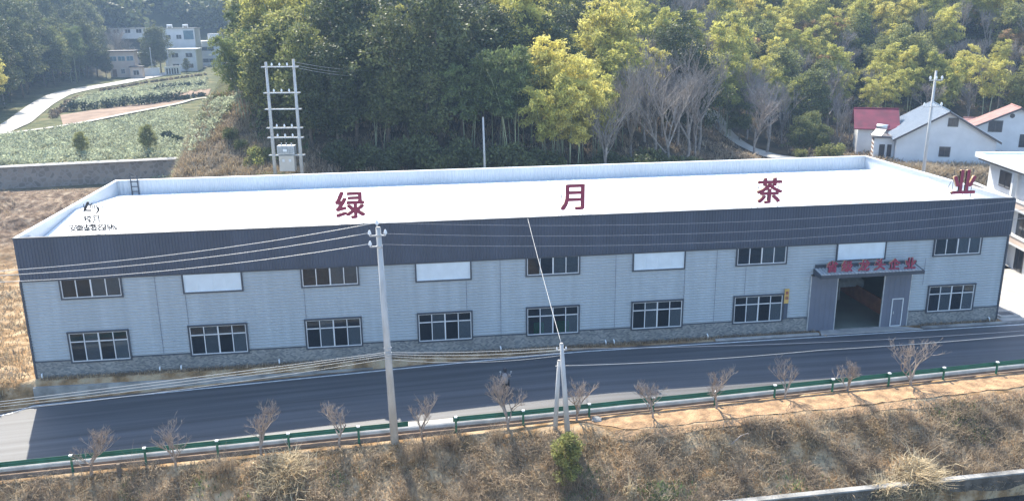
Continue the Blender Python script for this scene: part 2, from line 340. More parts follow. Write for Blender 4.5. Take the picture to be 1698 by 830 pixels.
# the road in front of the factory follows its own height
XR = ar((-60, 160, 1.0))
def between(name, fa, fb, m, off, n=6, xs=XR):
    V = []; Fq = []
    for x in xs:
        a, b = float(fa(x)), float(fb(x))
        for k in range(n+1): y = a+(b-a)*k/n; V.append((x, y, float(rz(x))+off))
    for i in range(len(xs)-1):
        for k in range(n): a = i*(n+1)+k; Fq.append((a, a+n+1, a+n+2, a+1))
    return np_obj(name, V, Fq, m, smooth=True)
road = between("road", lambda x: yn(x)+1.1, lambda x: yf(x), M['asphalt'], 0.0); tag(road, kind='structure')
ln = between("road_edge_line", lambda x: yf(x)-.42, lambda x: yf(x)-.28, M['line'], .005, 1); tag(ln, kind='structure')
# concrete kerb behind the guardrail and the drain beyond it
def sweep(name, fy, prof, m, xs=XR, dz=0.0):
    V = []; Fq = []; n = len(prof)
    for x in xs:
        y0, z0 = float(fy(x)), float(rz(x))+dz
        for (py, pz) in prof: V.append((x, y0+py, z0+pz))
    for i in range(len(xs)-1):
        for k in range(n-1): a = i*n+k; Fq.append((a, a+n, a+n+1, a+1))
    return np_obj(name, V, Fq, m)
kerb = sweep("kerb", lambda x: yn(x), [(1.15, -.2), (1.15, .04), (.38, .04), (.38, -.12)], M['concrete']); tag(kerb, kind='structure')
gut = sweep('gutter', lambda x: yn(x), [(.395, -.06), (.36, -.22), (.15, -.23), (.06, -.11), (-.06, -.12), (-.08, -.6)], M['brown']); tag(gut, kind='structure')
shelf_w = lambda x: float(np.interp(x, [30, 37, 60, 90], [.25, 1.9, 2.1, 2.2]))
V = []; Fq = []; xs = ar((33, 110, .35)); n = 8
for x in xs:
    wv = .25*float(vnoise(x, 3, 1.7, 2))+.12*float(vnoise(x, 7, .6, 2)); t0 = min(1, (x-33)/3.5)
    for k in range(n+1):
        y = float(yn(x))-.04-(shelf_w(x)+wv+.1)*k/n*t0; V.append((x, y, h1(x, y)+.035+.05*float(vnoise(x, y, .35, 3))))
for i in range(len(xs)-1):
    for k in range(n): a = i*(n+1)+k; Fq.append((a, a+1, a+n+2, a+n+1))
tag(np_obj("dirt_path", V, Fq, M['orange'], smooth=True), kind='structure')
V = []; xs2 = ar((36, 110, .35))                             # the lower thin ledge of the same dirt
Fq = []
for x in xs2:
    for k in range(5):
        y = float(yn(x))-.1-shelf_w(x)-.25-.5*k/4+.2*float(vnoise(x, 5, 2, 4)); V.append((x, y, h1(x, y)+.05))
for i in range(len(xs2)-1):
    for k in range(4): a = i*5+k; Fq.append((a, a+1, a+6, a+5))
tag(np_obj("dirt_ledge", V, Fq, M['orange'], smooth=True), kind='structure')
# valley roads and paths
PX = lambda L: [at(*q) for q in L]
vr = PX([(-60, 245), (0, 217), (28, 206), (50, 188), (72, 172), (100, 157), (145, 147), (190, 140), (240, 130), (300, 118)])+[at(*q, tmin=225.) for q in ((345, 109), (368, 105))]
tag(strip("village_road", vr, 4.6, M['lane'], .16, 2.0, 4), kind='structure')
p1 = PX([(-30, 228), (6, 224), (60, 217), (133, 206), (220, 188), (300, 173), (318, 166), (345, 162), (400, 158), (440, 153)])
tag(strip("field_path", p1, 1.2, M['lane'], .25, 2.0, 2), kind='structure')
hp = PX([(1330, 274), (1295, 262), (1255, 250), (1215, 232), (1195, 212), (1185, 196), (1174, 182)])
tag(strip("hill_path", hp, 3.4, M['lane'], .18, 1.0, 6), kind='structure')
def patch(name, la, lb, m, off=.1, n=60, k=24):
    A = PX(la); B = PX(lb)
    def samp(P, t): 
        t = t*(len(P)-1); i = min(int(t), len(P)-2); return P[i]*(1-(t-i))+P[i+1]*(t-i)
    V = []; Fq = []
    for i in range(n+1):
        a = samp(A, i/n); b = samp(B, i/n)
        for j in range(k+1):
            q = a*(1-j/k)+b*(j/k); V.append((q[0], q[1], h1(q[0], q[1])+off))
    for i in range(n):
        for j in range(k): a = i*(k+1)+j; Fq.append((a, a+k+1, a+k+2, a+1))
    return np_obj(name, V, Fq, m, smooth=True)
tag(patch("bare_soil_field", [(105, 210), (200, 191), (312, 168)], [(100, 192), (190, 178), (302, 166)], M['soil'], .12), kind='structure')
tag(patch("fallow_field", [(290, 162), (345, 159)], [(280, 154), (350, 148)], M['soil'], .12, 20, 8), kind='structure')
yard = MB()
yard.add([(69.6, -.9, .0), (110, -3.0, .0), (110, 24, .0), (69.6, 22, .0)], [(0, 1, 2, 3)]); tag(yard.build("yard_pavement", M['concrete']), kind='structure')

# ---------------------------------------------------------------- factory
L_, D_, HT, HB, HM = 69.23, 20.27, 9.5, 6.73, 1.12
fac = empty("factory_building", (0, 0, 0), 0, "long pale blue steel factory with dark parapet band and white roof beside the road", "factory")
WX = [2.41+7.62*k for k in range(9)]; WW = 3.66
UZ0, UZ1, LZ0, LZ1 = 5.42, 6.70, 1.00, 3.0
DX0, DX1 = 53.9, 61.75
up = [(x, x+WW, UZ0, UZ1) for x in WX]; lo = [(x, x+WW, LZ0, LZ1) for k, x in enumerate(WX) if k != 7]
# siding: horizontal ribs, cut round the openings
def wall_cells(x0, x1, z0, z1, holes):
    xs = sorted({x0, x1, *[h[0] for h in holes], *[h[1] for h in holes]}); out = []
    for a, b in zip(xs[:-1], xs[1:]):
        cur = z0; c = (a+b)/2
        for h in sorted([h for h in holes if h[0] < c < h[1]], key=lambda h: h[2]):
            if h[2] > cur: out.append((a, b, cur, h[2]))
            cur = max(cur, h[3])
        if cur < z1: out.append((a, b, cur, z1))
    return out
mb = MB()
PR = [(0, 0), (.09, 0), (.12, .04), (.17, .04), (.2, 0)]
zs = [HM]; pz = []
k = 0
while HM+k*.2 < HB:
    for dz, dd in PR[:-1]: pz.append((HM+k*.2+dz, dd))
    k += 1
pz.append((HB, 0))
def prof_at(z):
    for (a, da), (b, db) in zip(pz[:-1], pz[1:]):
        if a <= z <= b: return da+(db-da)*(z-a)/(b-a+1e-9)
    return 0
for a, b, c, d in wall_cells(0, L_, HM, HB, up+lo+[(DX0, DX1, 0, 4.4)]):
    Z = [c]+[z for z, _ in pz if c+1e-3 < z < d-1e-3]+[d]
    for z0, z1 in zip(Z[:-1], Z[1:]):
        mb.add([(a, -prof_at(z0), z0), (b, -prof_at(z0), z0), (b, -prof_at(z1), z1), (a, -prof_at(z1), z1)], [(0, 1, 2, 3)])
mb.box(0, .09, .06, D_-.1, HM, HT-.3); mb.box(L_-.09, L_, .06, D_-.1, HM, HT-.3); mb.box(.12, L_-.12, D_-.12, D_, 0, HT-.3)
mb.build("wall", M['siding'], fac)
mb = MB()
for xa, xc in ((0, DX0), (DX1, L_)):
    mb = MB()
    for a, b, c, d in wall_cells(xa, xc, -.3, HM-.004, [(h[0], h[1], LZ0, 3) for h in lo if xa < h[0] < xc]): mb.box(a, b, -.06, .10, c, d)
    if xa == 0: mb.box(0, .12, .0, D_, -.3, HM-.01)
    else: mb.box(L_-.12, L_, .0, D_, -.3, HM-.01)
    mb.build("masonry_base", M['base'], fac)
mb = MB(); k = 0
while k*.2 < L_:                                            # vertical ribs of the dark band
    x = k*.2; P = [(x, -.05), (x+.10, -.05), (x+.12, -.085), (x+.18, -.085), (min(x+.2, L_+.02), -.05)]
    for (a, ya), (b, yb_) in zip(P[:-1], P[1:]): mb.add([(a, ya, HB), (b, yb_, HB), (b, yb_, HT), (a, ya, HT)], [(0, 1, 2, 3)])
    k += 1
mb.box(-.01, L_+.01, -.04, .02, HB, HT)
mb.build("parapet_band", M['band'], fac)
mb = MB(); mb.box(-.04, L_+.04, -.11, .10, HT, HT+.06); mb.box(-.03, L_+.03, -.10, -.02, HB-.10, HB-.003)
mb.box(-.06, .06, -.10, .05, -.3, HB-.1); mb.box(L_-.06, L_+.06, -.10, .05, -.3, HB-.1)
for a, b, c, d in wall_cells(0.06, L_-.06, HM-.04, HM+.03, [(DX0-.1, DX1+.1, 0, 3)]+[(h[0]-.08, h[1]+.08, .5, 3.2) for h in lo]): mb.box(a, b, -.075, -.03, c, d)
mb.build("trim", M['trim'], fac)
# white ribbed parapets at the sides and the back
RZ0, RZR = 8.25, 9.15                                       # eaves and ridge of the low roof
def ribbed(mb, p0, p1, z0a, z0b, z1, nrm, pitch=.33, depth=.04, m=0):
    p0 = Vector(p0); p1 = Vector(p1); n = int((p1-p0).length/pitch); nv = Vector(nrm)
    for i in range(n):
        pts = []
        for t, d in [(0, 0), (.45, 0), (.6, depth), (.85, depth), (1, 0)]: pts.append((p0.lerp(p1, (i+t)/n)+nv*d, (i+t)/n))
        for (a, ta), (b, tb) in zip(pts[:-1], pts[1:]): mb.add([(a.x, a.y, z0a+(z0b-z0a)*ta), (b.x, b.y, z0a+(z0b-z0a)*tb), (b.x, b.y, z1), (a.x, a.y, z1)], [(0, 1, 2, 3)], m)
mb = MB(); ribbed(mb, (.1, D_-.14, 0), (L_-.1, D_-.14, 0), RZ0, RZ0, HT, (0, -1, 0)); mb.box(0, L_, D_-.12, D_-.02, HT-.3, HT); mb.build("back_parapet", M['parapet'], fac)
for xx, nn in ((.12, 1), (L_-.12, -1)):
    mb = MB(); ribbed(mb, (xx, .1, 0), (xx, D_/2, 0), RZ0, RZR, HT, (nn, 0, 0), .33, .004); ribbed(mb, (xx, D_/2, 0), (xx, D_-.16, 0), RZR, RZ0, HT, (nn, 0, 0), .33, .004)
    mb.box(xx-.1*(nn > 0)-.01*nn, xx+.1*(nn < 0)-.01*nn, .06, D_-.16, HT-.3, HT); mb.build("side_parapet", M['parapet'], fac)
mb = MB(); mb.box(-.04, .22, .10, D_+.04, HT, HT+.05); mb.box(L_-.22, L_+.04, .10, D_+.04, HT, HT+.05); mb.box(.22, L_-.22, D_-.22, D_+.04, HT, HT+.05)
mb.build("coping", M['white'], fac)
mb = MB(); x = 0.14                                          # roof sheets with low standing ribs
while x < L_-.2:
    x2 = min(x+.8, L_-.14)
    for (ya, za, yb_, zb_) in ((.1, RZ0, D_/2, RZR), (D_/2, RZR, D_-.15, RZ0)):
        mb.add([(x, ya, za), (x2-.05, ya, za), (x2-.05, yb_, zb_), (x, yb_, zb_)], [(0, 1, 2, 3)])
        mb.add([(x2-.05, ya, za), (x2-.05, ya, za+.04), (x2-.05, yb_, zb_+.04), (x2-.05, yb_, zb_), (x2, ya, za), (x2, ya, za+.04), (x2, yb_, zb_+.04), (x2, yb_, zb_)], [(0, 1, 2, 3), (1, 5, 6, 2), (5, 4, 7, 6)])
    x = x2
mb.build("roof", M['roof'], fac)
mb = MB(); mb.box(.1, L_-.1, .1, D_-.1, -.1, .03); mb.build("floor", M['floor'], fac)
mb = MB(); mb.box(.13, L_-.13, D_-.25, D_-.18, .04, RZ0-.1); mb.box(.14, .2, .1, D_-.3, .04, RZ0-.1); mb.box(L_-.2, L_-.14, .1, D_-.3, .04, RZ0-.1)
mb.build("inner_lining", M['inner'], fac)
# windows: dark surround, white frame with mullions, panes
def window(x0, x1, z0, z1, kind):
    tb = MB(); t = .10
    tb.box(x0-t, x1+t, -.12, -.03, z0-t, z0); tb.box(x0-t, x0, -.12, -.03, z0, z1); tb.box(x1, x1+t, -.12, -.03, z0, z1)
    if kind == 'low': tb.box(x0-t, x1+t, -.16, -.03, z1, z1+t)
    wn = tb.build("window", M['trim'], fac)
    fm = MB(); a = .055; y0, y1 = -.085, -.03
    fm.box(x0, x1, y0, y1, z0, z0+a); fm.box(x0, x1, y0, y1, z1-a, z1); fm.box(x0, x0+a, y0, y1, z0+a, z1-a); fm.box(x1-a, x1, y0, y1, z0+a, z1-a)
    ww = (x1-x0)/4; tz = z1-.62 if kind == 'low' else z1
    for k in (1, 2, 3):
        h = .045 if k == 2 else .028
        if kind != 'sheet': fm.box(x0+ww*k-h, x0+ww*k+h, y0+.005, y1-.005, z0+a, z1-a)
        else: fm.box(x0+ww*k-.012, x0+ww*k+.012, y0+.03, y1-.005, z0+a, z1-a)
    if kind == 'low':
        for k in range(4): fm.box(x0+ww*k+.055, x0+ww*(k+1)-.055, y0+.01, y1-.01, tz-.035, tz+.035)
    fm.build("frame", M['frame'] if kind != 'sheet' else M['blind'], wn)
    pn = MB()
    for k in range(4):
        xa, xb_ = x0+ww*k+.012, x0+ww*(k+1)-.012
        if kind == 'low': pn.box(xa, xb_, -.045, -.035, z0+.02, tz-.005); pn.box(xa, xb_, -.045, -.035, tz+.005, z1-.02)
        else: pn.box(xa, xb_, -.045, -.035, z0+.02, z1-.02)
    pn.build("pane", M['blind'] if kind == 'sheet' else M['glass'], wn)
    return wn
for k, x in enumerate(WX): window(x, x+WW, UZ0, UZ1, 'sheet' if k in (1, 3, 5, 7) else 'up')
for k, x in enumerate(WX):
    if k != 7: window(x, x+WW, LZ0, LZ1, 'low')
for k, x in enumerate((WX[1]-.02, WX[2]+.03, WX[3]+WW-.3, WX[5]+WW+.1, WX[6]+.7, WX[8]-.6, 8.2, 31.0, 39.2, 46.6)): mb = MB(); mb.box(x, x+.025, -.052, -.045, (3.15, 1.2)[k % 3 == 0] if k < 6 else 1.2, HB-.12 if k > 5 else 5.25); mb.build('panel_joint', M['door'], fac)
# entrance: two slate sliding leaves left and right of the open bay, wicket door, canopy
OX0, OX1 = 55.92, 59.68
def leaf(x0, x1):
    b = MB(); b.box(x0, x1, -.14, -.07, .04, 4.30); n = int((x1-x0)/.4)
    for i in range(1, n): b.box(x0+i*(x1-x0)/n-.012, x0+i*(x1-x0)/n+.012, -.15, -.139, .06, 4.28)
    lf = b.build("sliding_door", M['door'], fac)
    e = MB(); e.box(x0-.07, x0, -.16, -.06, .02, 4.34); e.box(x1, x1+.07, -.16, -.06, .02, 4.34); e.build("door_edge", M['galv'], lf); return lf
l1 = leaf(DX0, OX0); l2 = leaf(OX1, DX1)
b = MB(); wx0, wx1 = 60.4, 61.32
b.box(wx0, wx0+.07, -.19, -.152, .06, 2.25); b.box(wx1-.07, wx1, -.19, -.152, .06, 2.25); b.box(wx0+.07, wx1-.07, -.19, -.152, 2.18, 2.25); b.box(wx0+.07, wx1-.07, -.19, -.152, .06, .12)
b.build("wicket_door_frame", M['frame'], l2)
b = MB(); b.box(wx0+.15, wx0+.2, -.23, -.19, 1.05, 1.25); b.build("door_handle", M['galv'], l2)
b = MB(); c0, c1 = 54.0, 62.0
b.prism([(c0, -.09, 4.42), (c0, -1.25, 4.42), (c0, -1.25, 4.66), (c0, -.09, 4.86)], (c1-c0, 0, 0)); cn = b.build("canopy", M['trim'], fac)
b = MB(); x = c0+.05
while x < c1-.3:
    b.add([(x, -.1, 4.87), (x+.24, -.1, 4.87), (x+.24, -1.2, 4.68), (x, -1.2, 4.68), (x+.06, -.1, 4.93), (x+.18, -.1, 4.93), (x+.18, -1.2, 4.74), (x+.06, -1.2, 4.74)], [(0, 4, 7, 3), (4, 5, 6, 7), (5, 1, 2, 6), (3, 7, 6, 2)]); x += .26
b.build("canopy_sheet", M['galv'], cn)
b = MB(); b.box(c0+.1, c1+.0, -.16, -.09, 4.9, 5.15); b.build("flashing", M['trim'], cn)
# rain outlets: white elbows at the foot of the wall
for px, py in ((70, 626), (265, 612), (300, 607), (463, 600), (830, 576), (1004, 567), (1018, 564), (1173, 557), (1641, 521)):
    x = at(px, py, y=-.15)[0]; b = MB(); b.tube([(x, -.03, .28), (x, -.12, .27), (x+.02, -.2, .18), (x+.02, -.22, .0)], .05, 8); b.build("rain_outlet", M['white'], fac, smooth=True)
# left plinth wall, ramp, kerb by the entrance
def wallstrip(name, x0, x1, y0, y1, ztop, zbot, m, n=20, **k):
    b = MB(); V = []
    for i in range(n+1):
        x = x0+(x1-x0)*i/n; V += [(x, y0, zbot(x)), (x, y0, ztop(x)), (x, y1, ztop(x)), (x, y1, zbot(x)-.1)]
    fs = [(0, 1, 2, 3), (4*n+3, 4*n+2, 4*n+1, 4*n)]
    for i in range(n):
        for j in range(3): a = 4*i+j; fs.append((a, a+4, a+5, a+1))
    b.add(V, fs); o = b.build(name, m); return tag(o, **k)
wallstrip("retaining_wall", 0.0, 22, -.86, -.58, lambda x: float(np.interp(x, [0, 14, 22], [-.35, -.45, -.40])), lambda x: float(rz(x))-.1, M['concrete_dk'], label="low weathered concrete wall along the sunken left end of the road", cat="retaining wall")
b = MB(); b.prism([(54.6, -.95, -.05), (62.6, -1.0, -.05), (60.9, -.06, -.05), (54.9, -.06, -.05)], (0, 0, .10)); tag(b.build("entrance_ramp", M['concrete']), "flat concrete ramp in front of the open factory entrance", "ramp")
b = MB(); b.box(46.6, 54.5, -.86, -.56, -.2, .08); tag(b.build("concrete_curb", M['concrete']), "pale concrete curb along the dry strip left of the factory entrance", "curb")
b = MB(); b.box(62.7, 71.6, -.84, -.50, -.2, .06); tag(b.build("concrete_curb", M['concrete_dk']), "grey concrete curb along the dry strip right of the factory entrance", "curb")
b = MB(); b.box(69.9, 71.6, .3, 1.5, .005, .10); dm = b.build("drain_cover", M['concrete']); tag(dm, "square concrete drain slab at the right front corner of the factory", "drain cover")
b = MB(); [b.box(70.2+.14*k, 70.27+.14*k, .55, 1.25, .10, .115) for k in range(8)]; b.build("grate", M['trim'], dm)
# roof access ladder against the back parapet, vent plate on the left one
lad = empty("roof_ladder", (1.6, D_-.3, RZ0), 0, "short dark metal ladder against the white back parapet at the left", "ladder")
for sx in (-.28, .28): b = MB(); b.bar((sx, 0, .0), (sx, 0, 1.75), .08); b.build("rail", M['trim'], lad)
for k in range(4): b = MB(); b.bar((-.28, 0, .3+.42*k), (.28, 0, .3+.42*k), .06); b.build("rung", M['trim'], lad)
b = MB(); b.box(.15, .26, 1.2, 2.0, 8.55, 9.2); tag(b.build("access_hatch", M['galv']), "small grey hatch plate on the inside of the left roof parapet", "hatch")

# ---------------------------------------------------------------- lettering
def glyph_mesh(ch, size, depth, off=0.0, shear=0.0):
    cu = bpy.data.curves.new("t", 'FONT'); cu.body = ch; cu.size = 1; cu.extrude = .5*depth/size; cu.offset = off; cu.shear = shear; cu.resolution_u = 3
    o = bpy.data.objects.new("t", cu); link(o); dg = bpy.context.evaluated_depsgraph_get(); me = bpy.data.meshes.new_from_object(o.evaluated_get(dg))
    bpy.data.objects.remove(o); bpy.data.curves.remove(cu)
    co = np.empty(len(me.vertices)*3, dtype=np.float32); me.vertices.foreach_get('co', co); co = co.reshape(-1, 3)
    mn, mx = co[:, :2].min(0), co[:, :2].max(0); s = size/max(mx-mn)
    q = np.empty_like(co); q[:, 0] = (co[:, 0]-(mn[0]+mx[0])/2)*s; q[:, 2] = (co[:, 1]-mn[1])*s; q[:, 1] = -co[:, 2]*size      # stand upright, facing -y
    me.vertices.foreach_set('co', q.ravel()); me.update(); return me
def glyph(name, ch, size, depth, face, side, parent, loc, off=0.0, shear=0.0):
    me = glyph_mesh(ch, size, depth, 0, shear); me.name = name; me.materials.clear(); me.materials.append(face); me.materials.append(side)
    me.polygons.foreach_set('material_index', [0 if abs(p.normal.y) > .7 else 1 for p in me.polygons])
    if off:                                                  # heavier strokes: the same outline set again slightly to each side
        import bmesh; bm = bmesh.new(); s_ = off*size
        for k_, (ax, az_) in enumerate(((0, 0), (-s_, -s_*.6), (s_, -s_*.6), (-s_, s_*.6), (s_, s_*.6))):
            t_ = me.copy(); t_.transform(Matrix.Translation((ax, 0, az_)) @ Matrix.Diagonal((1, 1-.025*k_, 1, 1))); bm.from_mesh(t_); bpy.data.meshes.remove(t_)
        bm.to_mesh(me); bm.free()
    o = link(bpy.data.objects.new(name, me)); o.parent = parent; o.location = loc; return o
names = {'绿': "leftmost large red character, a dense one,", '月': "second large red character, a plain open one,",
         '茶': "third large red character with a crossed top", '业': "rightmost large red character by the right parapet"}
for ch, px, sz in (('绿', 582, 1.85), ('月', 949, 1.75), ('茶', 1274, 1.80), ('业', 1595, 1.80)):
    base = at(px, {582: 361, 949: 347, 1274: 336, 1595: 320}[px], y=1.0); zr = RZ0+(RZR-RZ0)*1.0/(D_/2)
    r = empty("roof_sign_character", (base[0], 1.0, zr), 0, names[ch]+" standing on the factory roof", "sign", "red characters on the factory roof")
    zl = base[2]-zr; hw = sz*.5
    glyph("character", ch, sz, .16, M['red'], M['redside'], r, (0, -.06, zl), .028)
    f_ = MB()
    for sx in (-1, 1):
        f_.bar((sx*hw*.85, .08, 0.02), (sx*hw*.85, .08, zl+sz), .03); f_.bar((sx*hw*.85, .08, zl+sz*.7), (sx*hw*.85, 1.5, .12), .025)
    for zz in (zl, zl+sz*.5, zl+sz): f_.bar((-hw*.85, .08, zz), (hw*.85, .08, zz), .025)
    f_.build("support_frame", M['trim'], r)
sg = empty("entrance_sign", (0, -.9, 4.8), 0, "row of six small red characters standing on the canopy over the factory entrance", "sign")
for ch, px in zip('省级龙头企业', (1379, 1404, 1432, 1458, 1482, 1508)):
    q = at(px, 441, y=-.9)[0]
    glyph("character", ch, .82, .10, M['red'], M['redside'], sg, (q, -.05, .02), .035)
    f_ = MB(); f_.bar((q-.3, .06, -.06), (q-.3, .06, .7), .03); f_.bar((q+.3, .06, -.06), (q+.3, .06, .7), .03); f_.build("bracket", M['galv'], sg)
# brand sign at the left end of the roof
pc = at(158, 380, y=1.0); zr = RZ0+.09
bs = empty("brand_sign", (pc[0], 1.0, zr), 0, "dark emblem sign over a row of small characters at the left roof end", "sign")
def L2(px, py): q = at(px, py, y=1.0); return (q[0]-pc[0], -.08, q[2]-zr)
b = MB()
b.prism([L2(144.5, 334), L2(148.8, 334.5), L2(143.2, 347), L2(152.5, 347), L2(152.5, 349.8), L2(138, 349.6)], (0, .06, 0))
sw = [L2(159.5, 341.5), L2(163, 342.5), L2(165.5, 345.5), L2(165.2, 349), L2(162, 353), L2(156, 356.6), L2(160, 352), L2(162, 348.5), L2(162, 345.3)]
b.prism(sw, (0, .06, 0)); b.build("emblem", M['black'], bs)
for ch, px, py, s in (('Y', 151.5, 343.6, .34), ('n', 156, 343.8, .22), ('n', 159.8, 344, .22)): q = L2(px, py+1); glyph("letter", ch, s, .05, M['black'], M['black'], bs, (q[0], -.1, q[2]))
for ch, px in (('绿', 147), ('月', 160.5)): q = L2(px, 368.5); glyph("character", ch, .48, .05, M['black'], M['black'], bs, (q[0], -.08, q[2]), .012)
for k, ch in enumerate('安徽省著名商标'): q = L2(122.5+11.2*k, 383.0-.35*k); glyph("character", ch, .45, .05, M['black'], M['brown'], bs, (q[0], -.08, q[2]), .016)
f_ = MB()
for px in (139.5, 170): t = L2(px-1, 338); f_.bar((t[0], 0, 0), (t[0], 0, t[2]), .035); f_.bar((t[0], 0, t[2]*.7), (t[0]+.8, 1.6, .12), .03)
for py in (359, 374): a = L2(139, py); c = L2(170, py); f_.bar((a[0], 0, a[2]), (c[0], 0, c[2]), .025)
a = L2(118, 381.5); c = L2(195, 379.5); f_.bar((a[0], -.02, a[2]), (c[0], -.02, c[2]), .025)
f_.build("support_frame", M['trim'], bs)
# vertical plaque by the last lower window left of the entrance
q = at(1305, 479, y=-.12); pl = empty("vertical_plaque", (q[0], -.15, 0), 0, "narrow yellow upright plaque above a dark strip at the window left of the entrance", "plaque")
b = MB(); b.box(-.17, .17, -.03, .03, 2.35, 3.45); b.build("yellow_board", M['yellow'], pl); b = MB(); b.box(-.14, .14, -.02, .03, 1.14, 2.33); b.build("dark_board", M['band'], pl)
for k, ch in enumerate('茶业'): glyph("character", ch, .26, .02, M['red'], M['red'], pl, (0, -.045, 3.02-.36*k), .01)

# ---------------------------------------------------------------- inside the hall, seen through the open bay and panes
b = MB(); b.box(61.2, 61.35, 1.6, 15, .03, 1.25); tag(b.build("partition_wall", M['brickred']), "low orange brown partition on the right inside the open entrance", "partition")
def machine(x, y, lab, s=1.0):
    r = empty("processing_machine", (x, y, .03), 0, lab, "machine", "machines inside the hall")
    b = MB(); b.box(-1.2*s, 1.2*s, -.8, .8, 1.1, 1.55); b.prism([(-1.2*s, -.8, 1.55), (1.2*s, -.8, 1.55), (.8*s, -.4, 2.0), (-.8*s, -.4, 2.0)], (0, .8, 0)); b.build("hopper", M['galv'], r)
    for sx in (-1, 1):
        for sy in (-1, 1): b = MB(); b.box(sx*1.1*s-.06, sx*1.1*s+.06, sy*.7-.06, sy*.7+.06, 0, 1.1); b.build("leg", M['galv'], r)
machine(57.2, 8.5, "grey hopper machine on four legs in the middle of the open entrance"); machine(60.8, 7.0, "grey hopper machine behind the orange partition inside the entrance", .9)
for px, s, lab in ((893, .62, "bright green board standing low behind the left half of the centre lower window"), (932, .8, "bright green board standing low behind the right half of the centre lower window")):
    x = at(px, 540, y=.3)[0]; b = MB(); b.box(x-s/2*1.2, x+s/2*1.2, .12, .17, .5, 1.85); g_ = b.build("green_board", M['greenb']); tag(g_, lab, "board")

# ---------------------------------------------------------------- guardrails
def guardrail(x0, x1, lab):
    r = empty("guardrail", (x0, float(yn(x0)), float(rz(x0))), 0, lab, "guardrail", "green guardrails along the road")
    o = Vector(r.location); xs = np.arange(x0, x1+.01, .5); P = [(.0, .34), (.045, .375), (.05, .43), (.0, .465), (.0, .50), (.05, .535), (.045, .59), (0, .63)]
    V = []; Fq = []
    for x in xs:
        for d, z in P: V.append((x-o.x, float(yn(x))+d+.06-o.y, float(rz(x))+z-o.z))
    n = len(P)
    for i in range(len(xs)-1):
        for k in range(n-1): a = i*n+k; Fq.append((a, a+n, a+n+1, a+1))
    ob = np_obj("beam", V, Fq, M['green'], r)
    md = ob.modifiers.new("thickness", 'SOLIDIFY'); md.thickness = .02
    x = x0+.15
    while x < x1:
        y = float(yn(x))-.02; z = float(rz(x)); b = MB(); b.tube([(x-o.x, y-.06-o.y, z-.7-o.z), (x-o.x, y-.06-o.y, z+.66-o.z)], .065, 8); b.box(x-.07-o.x, x+.07-o.x, y-.0-o.y, y+.07-o.y, z+.40-o.z, z+.57-o.z)
        p = b.build("post", M['green'], r); b = MB(); b.box(x-.085-o.x, x+.085-o.x, y-.13-o.y, y+.03-o.y, z+.665-o.z, z+.73-o.z); b.build("post_cap", M['white'], p); x += 3.95
guardrail(-18.2, 24.6, "green steel guardrail left of the tall concrete pole")
guardrail(26.9, 100, "green steel guardrail right of the tall concrete pole, running to the right edge")
# ---------------------------------------------------------------- poles and cables
def proj(p):
    d = np.array([p[0], p[1], p[2]])-CAM; z = d@_f; return 849+F*(d@_r)/z, 415-F*(d@_u)/z, z
def insul(mb_, x, y, z, s=1.0, m=1):
    mb_.tube([(x, y, z), (x, y, z+.08*s), (x, y, z+.09*s), (x, y, z+.2*s), (x, y, z+.28*s)], [.03*s, .03*s, .09*s, .07*s, .03*s], 8, m)
def cpole(name, base, top, r0, r1, **k):
    e = empty(name, base, 0, **k); t = Vector(top)-Vector(base); b = MB(); b.tube([(0, 0, -.5), t], [r0, r1], 14); b.build("pole", M['pole'], e, smooth=True)
    b = MB(); b.tube([t, t+Vector((0, 0, .06))], [r1*1.05, r1*.8], 14); b.build("cap", M['concrete'], e); return e, t
_x = at(655, 729)[0]; b1 = (_x, float(yn(_x))-.35, h1(_x, float(yn(_x))-.35)); PY = b1[1]; t1 = at(627, 378, y=PY); tp, tt = cpole("electric_pole", b1, t1, .24, .14, label="tall pale concrete electric pole in the gap between the two guardrails", cat="electric pole")
for k, (dz, side) in enumerate(((.12, 0), (-.42, -1), (-.42, 1), (-1.02, -1))):
    c = tt+Vector((side*.42-.05, 0, dz)); b = MB()
    if side: b.bar((tt.x, 0+tt.y, tt.z+dz), (c.x, c.y, c.z), .07)
    insul(b, c.x, c.y, c.z, 1.15, 1); b.build("insulator", [M['galv'], M['white']], tp)
for dz in (-.42, -1.02, -6.9, -7.2): b = MB(); f_ = 1-dz/-12; q = Vector((tt.x, tt.y, tt.z))*(1+dz/tt.z); b.tube([(q.x, q.y, q.z-.05), (q.x, q.y, q.z+.05)], .165-.012*dz*.6, 14); b.build("clamp_band", M['galv'], tp)
P2 = tuple(at(942, 720)); T2 = at(931, 570, y=P2[1]); dp, d2 = cpole("utility_pole", P2, T2, .17, .11, label="taller right one of the two short concrete poles before the road", cat="utility pole")
b = MB(); b.bar((d2.x-.3, d2.y, d2.z-.35), (d2.x+.3, d2.y, d2.z-.35), .06); [insul(b, d2.x+s, d2.y, d2.z-.33, .6) for s in (-.26, .26)]; b.build("bracket", [M['galv'], M['white']], dp)
P3 = tuple(at(920, 714)); T3 = at(927, 598, y=P3[1]); dq, d3 = cpole("brace_pole", P3, T3, .15, .10, label="shorter left one of the two short concrete poles, leaning towards its neighbour", cat="utility pole")
b = MB(); b.bar((d3.x-.2, d3.y, d3.z-.3), (d3.x+.35, d3.y, d3.z-.3), .05); b.build("bracket", M['galv'], dq)
def cable(name, pts, sag, r, m, **k):
    P = []
    for (a, b_), s in zip(zip(pts[:-1], pts[1:]), sag if hasattr(sag, '__len__') else [sag]*(len(pts)-1)):
        a = Vector(a); b_ = Vector(b_)
        for i in range(24): t = i/24; q = a.lerp(b_, t); q.z -= 4*s*t*(1-t); P.append(q)
    P.append(Vector(pts[-1])); mb_ = MB(); mb_.tube(P, r, 5); o = mb_.build(name, m, smooth=True); return tag(o, **k)
T1 = Vector(b1)+tt
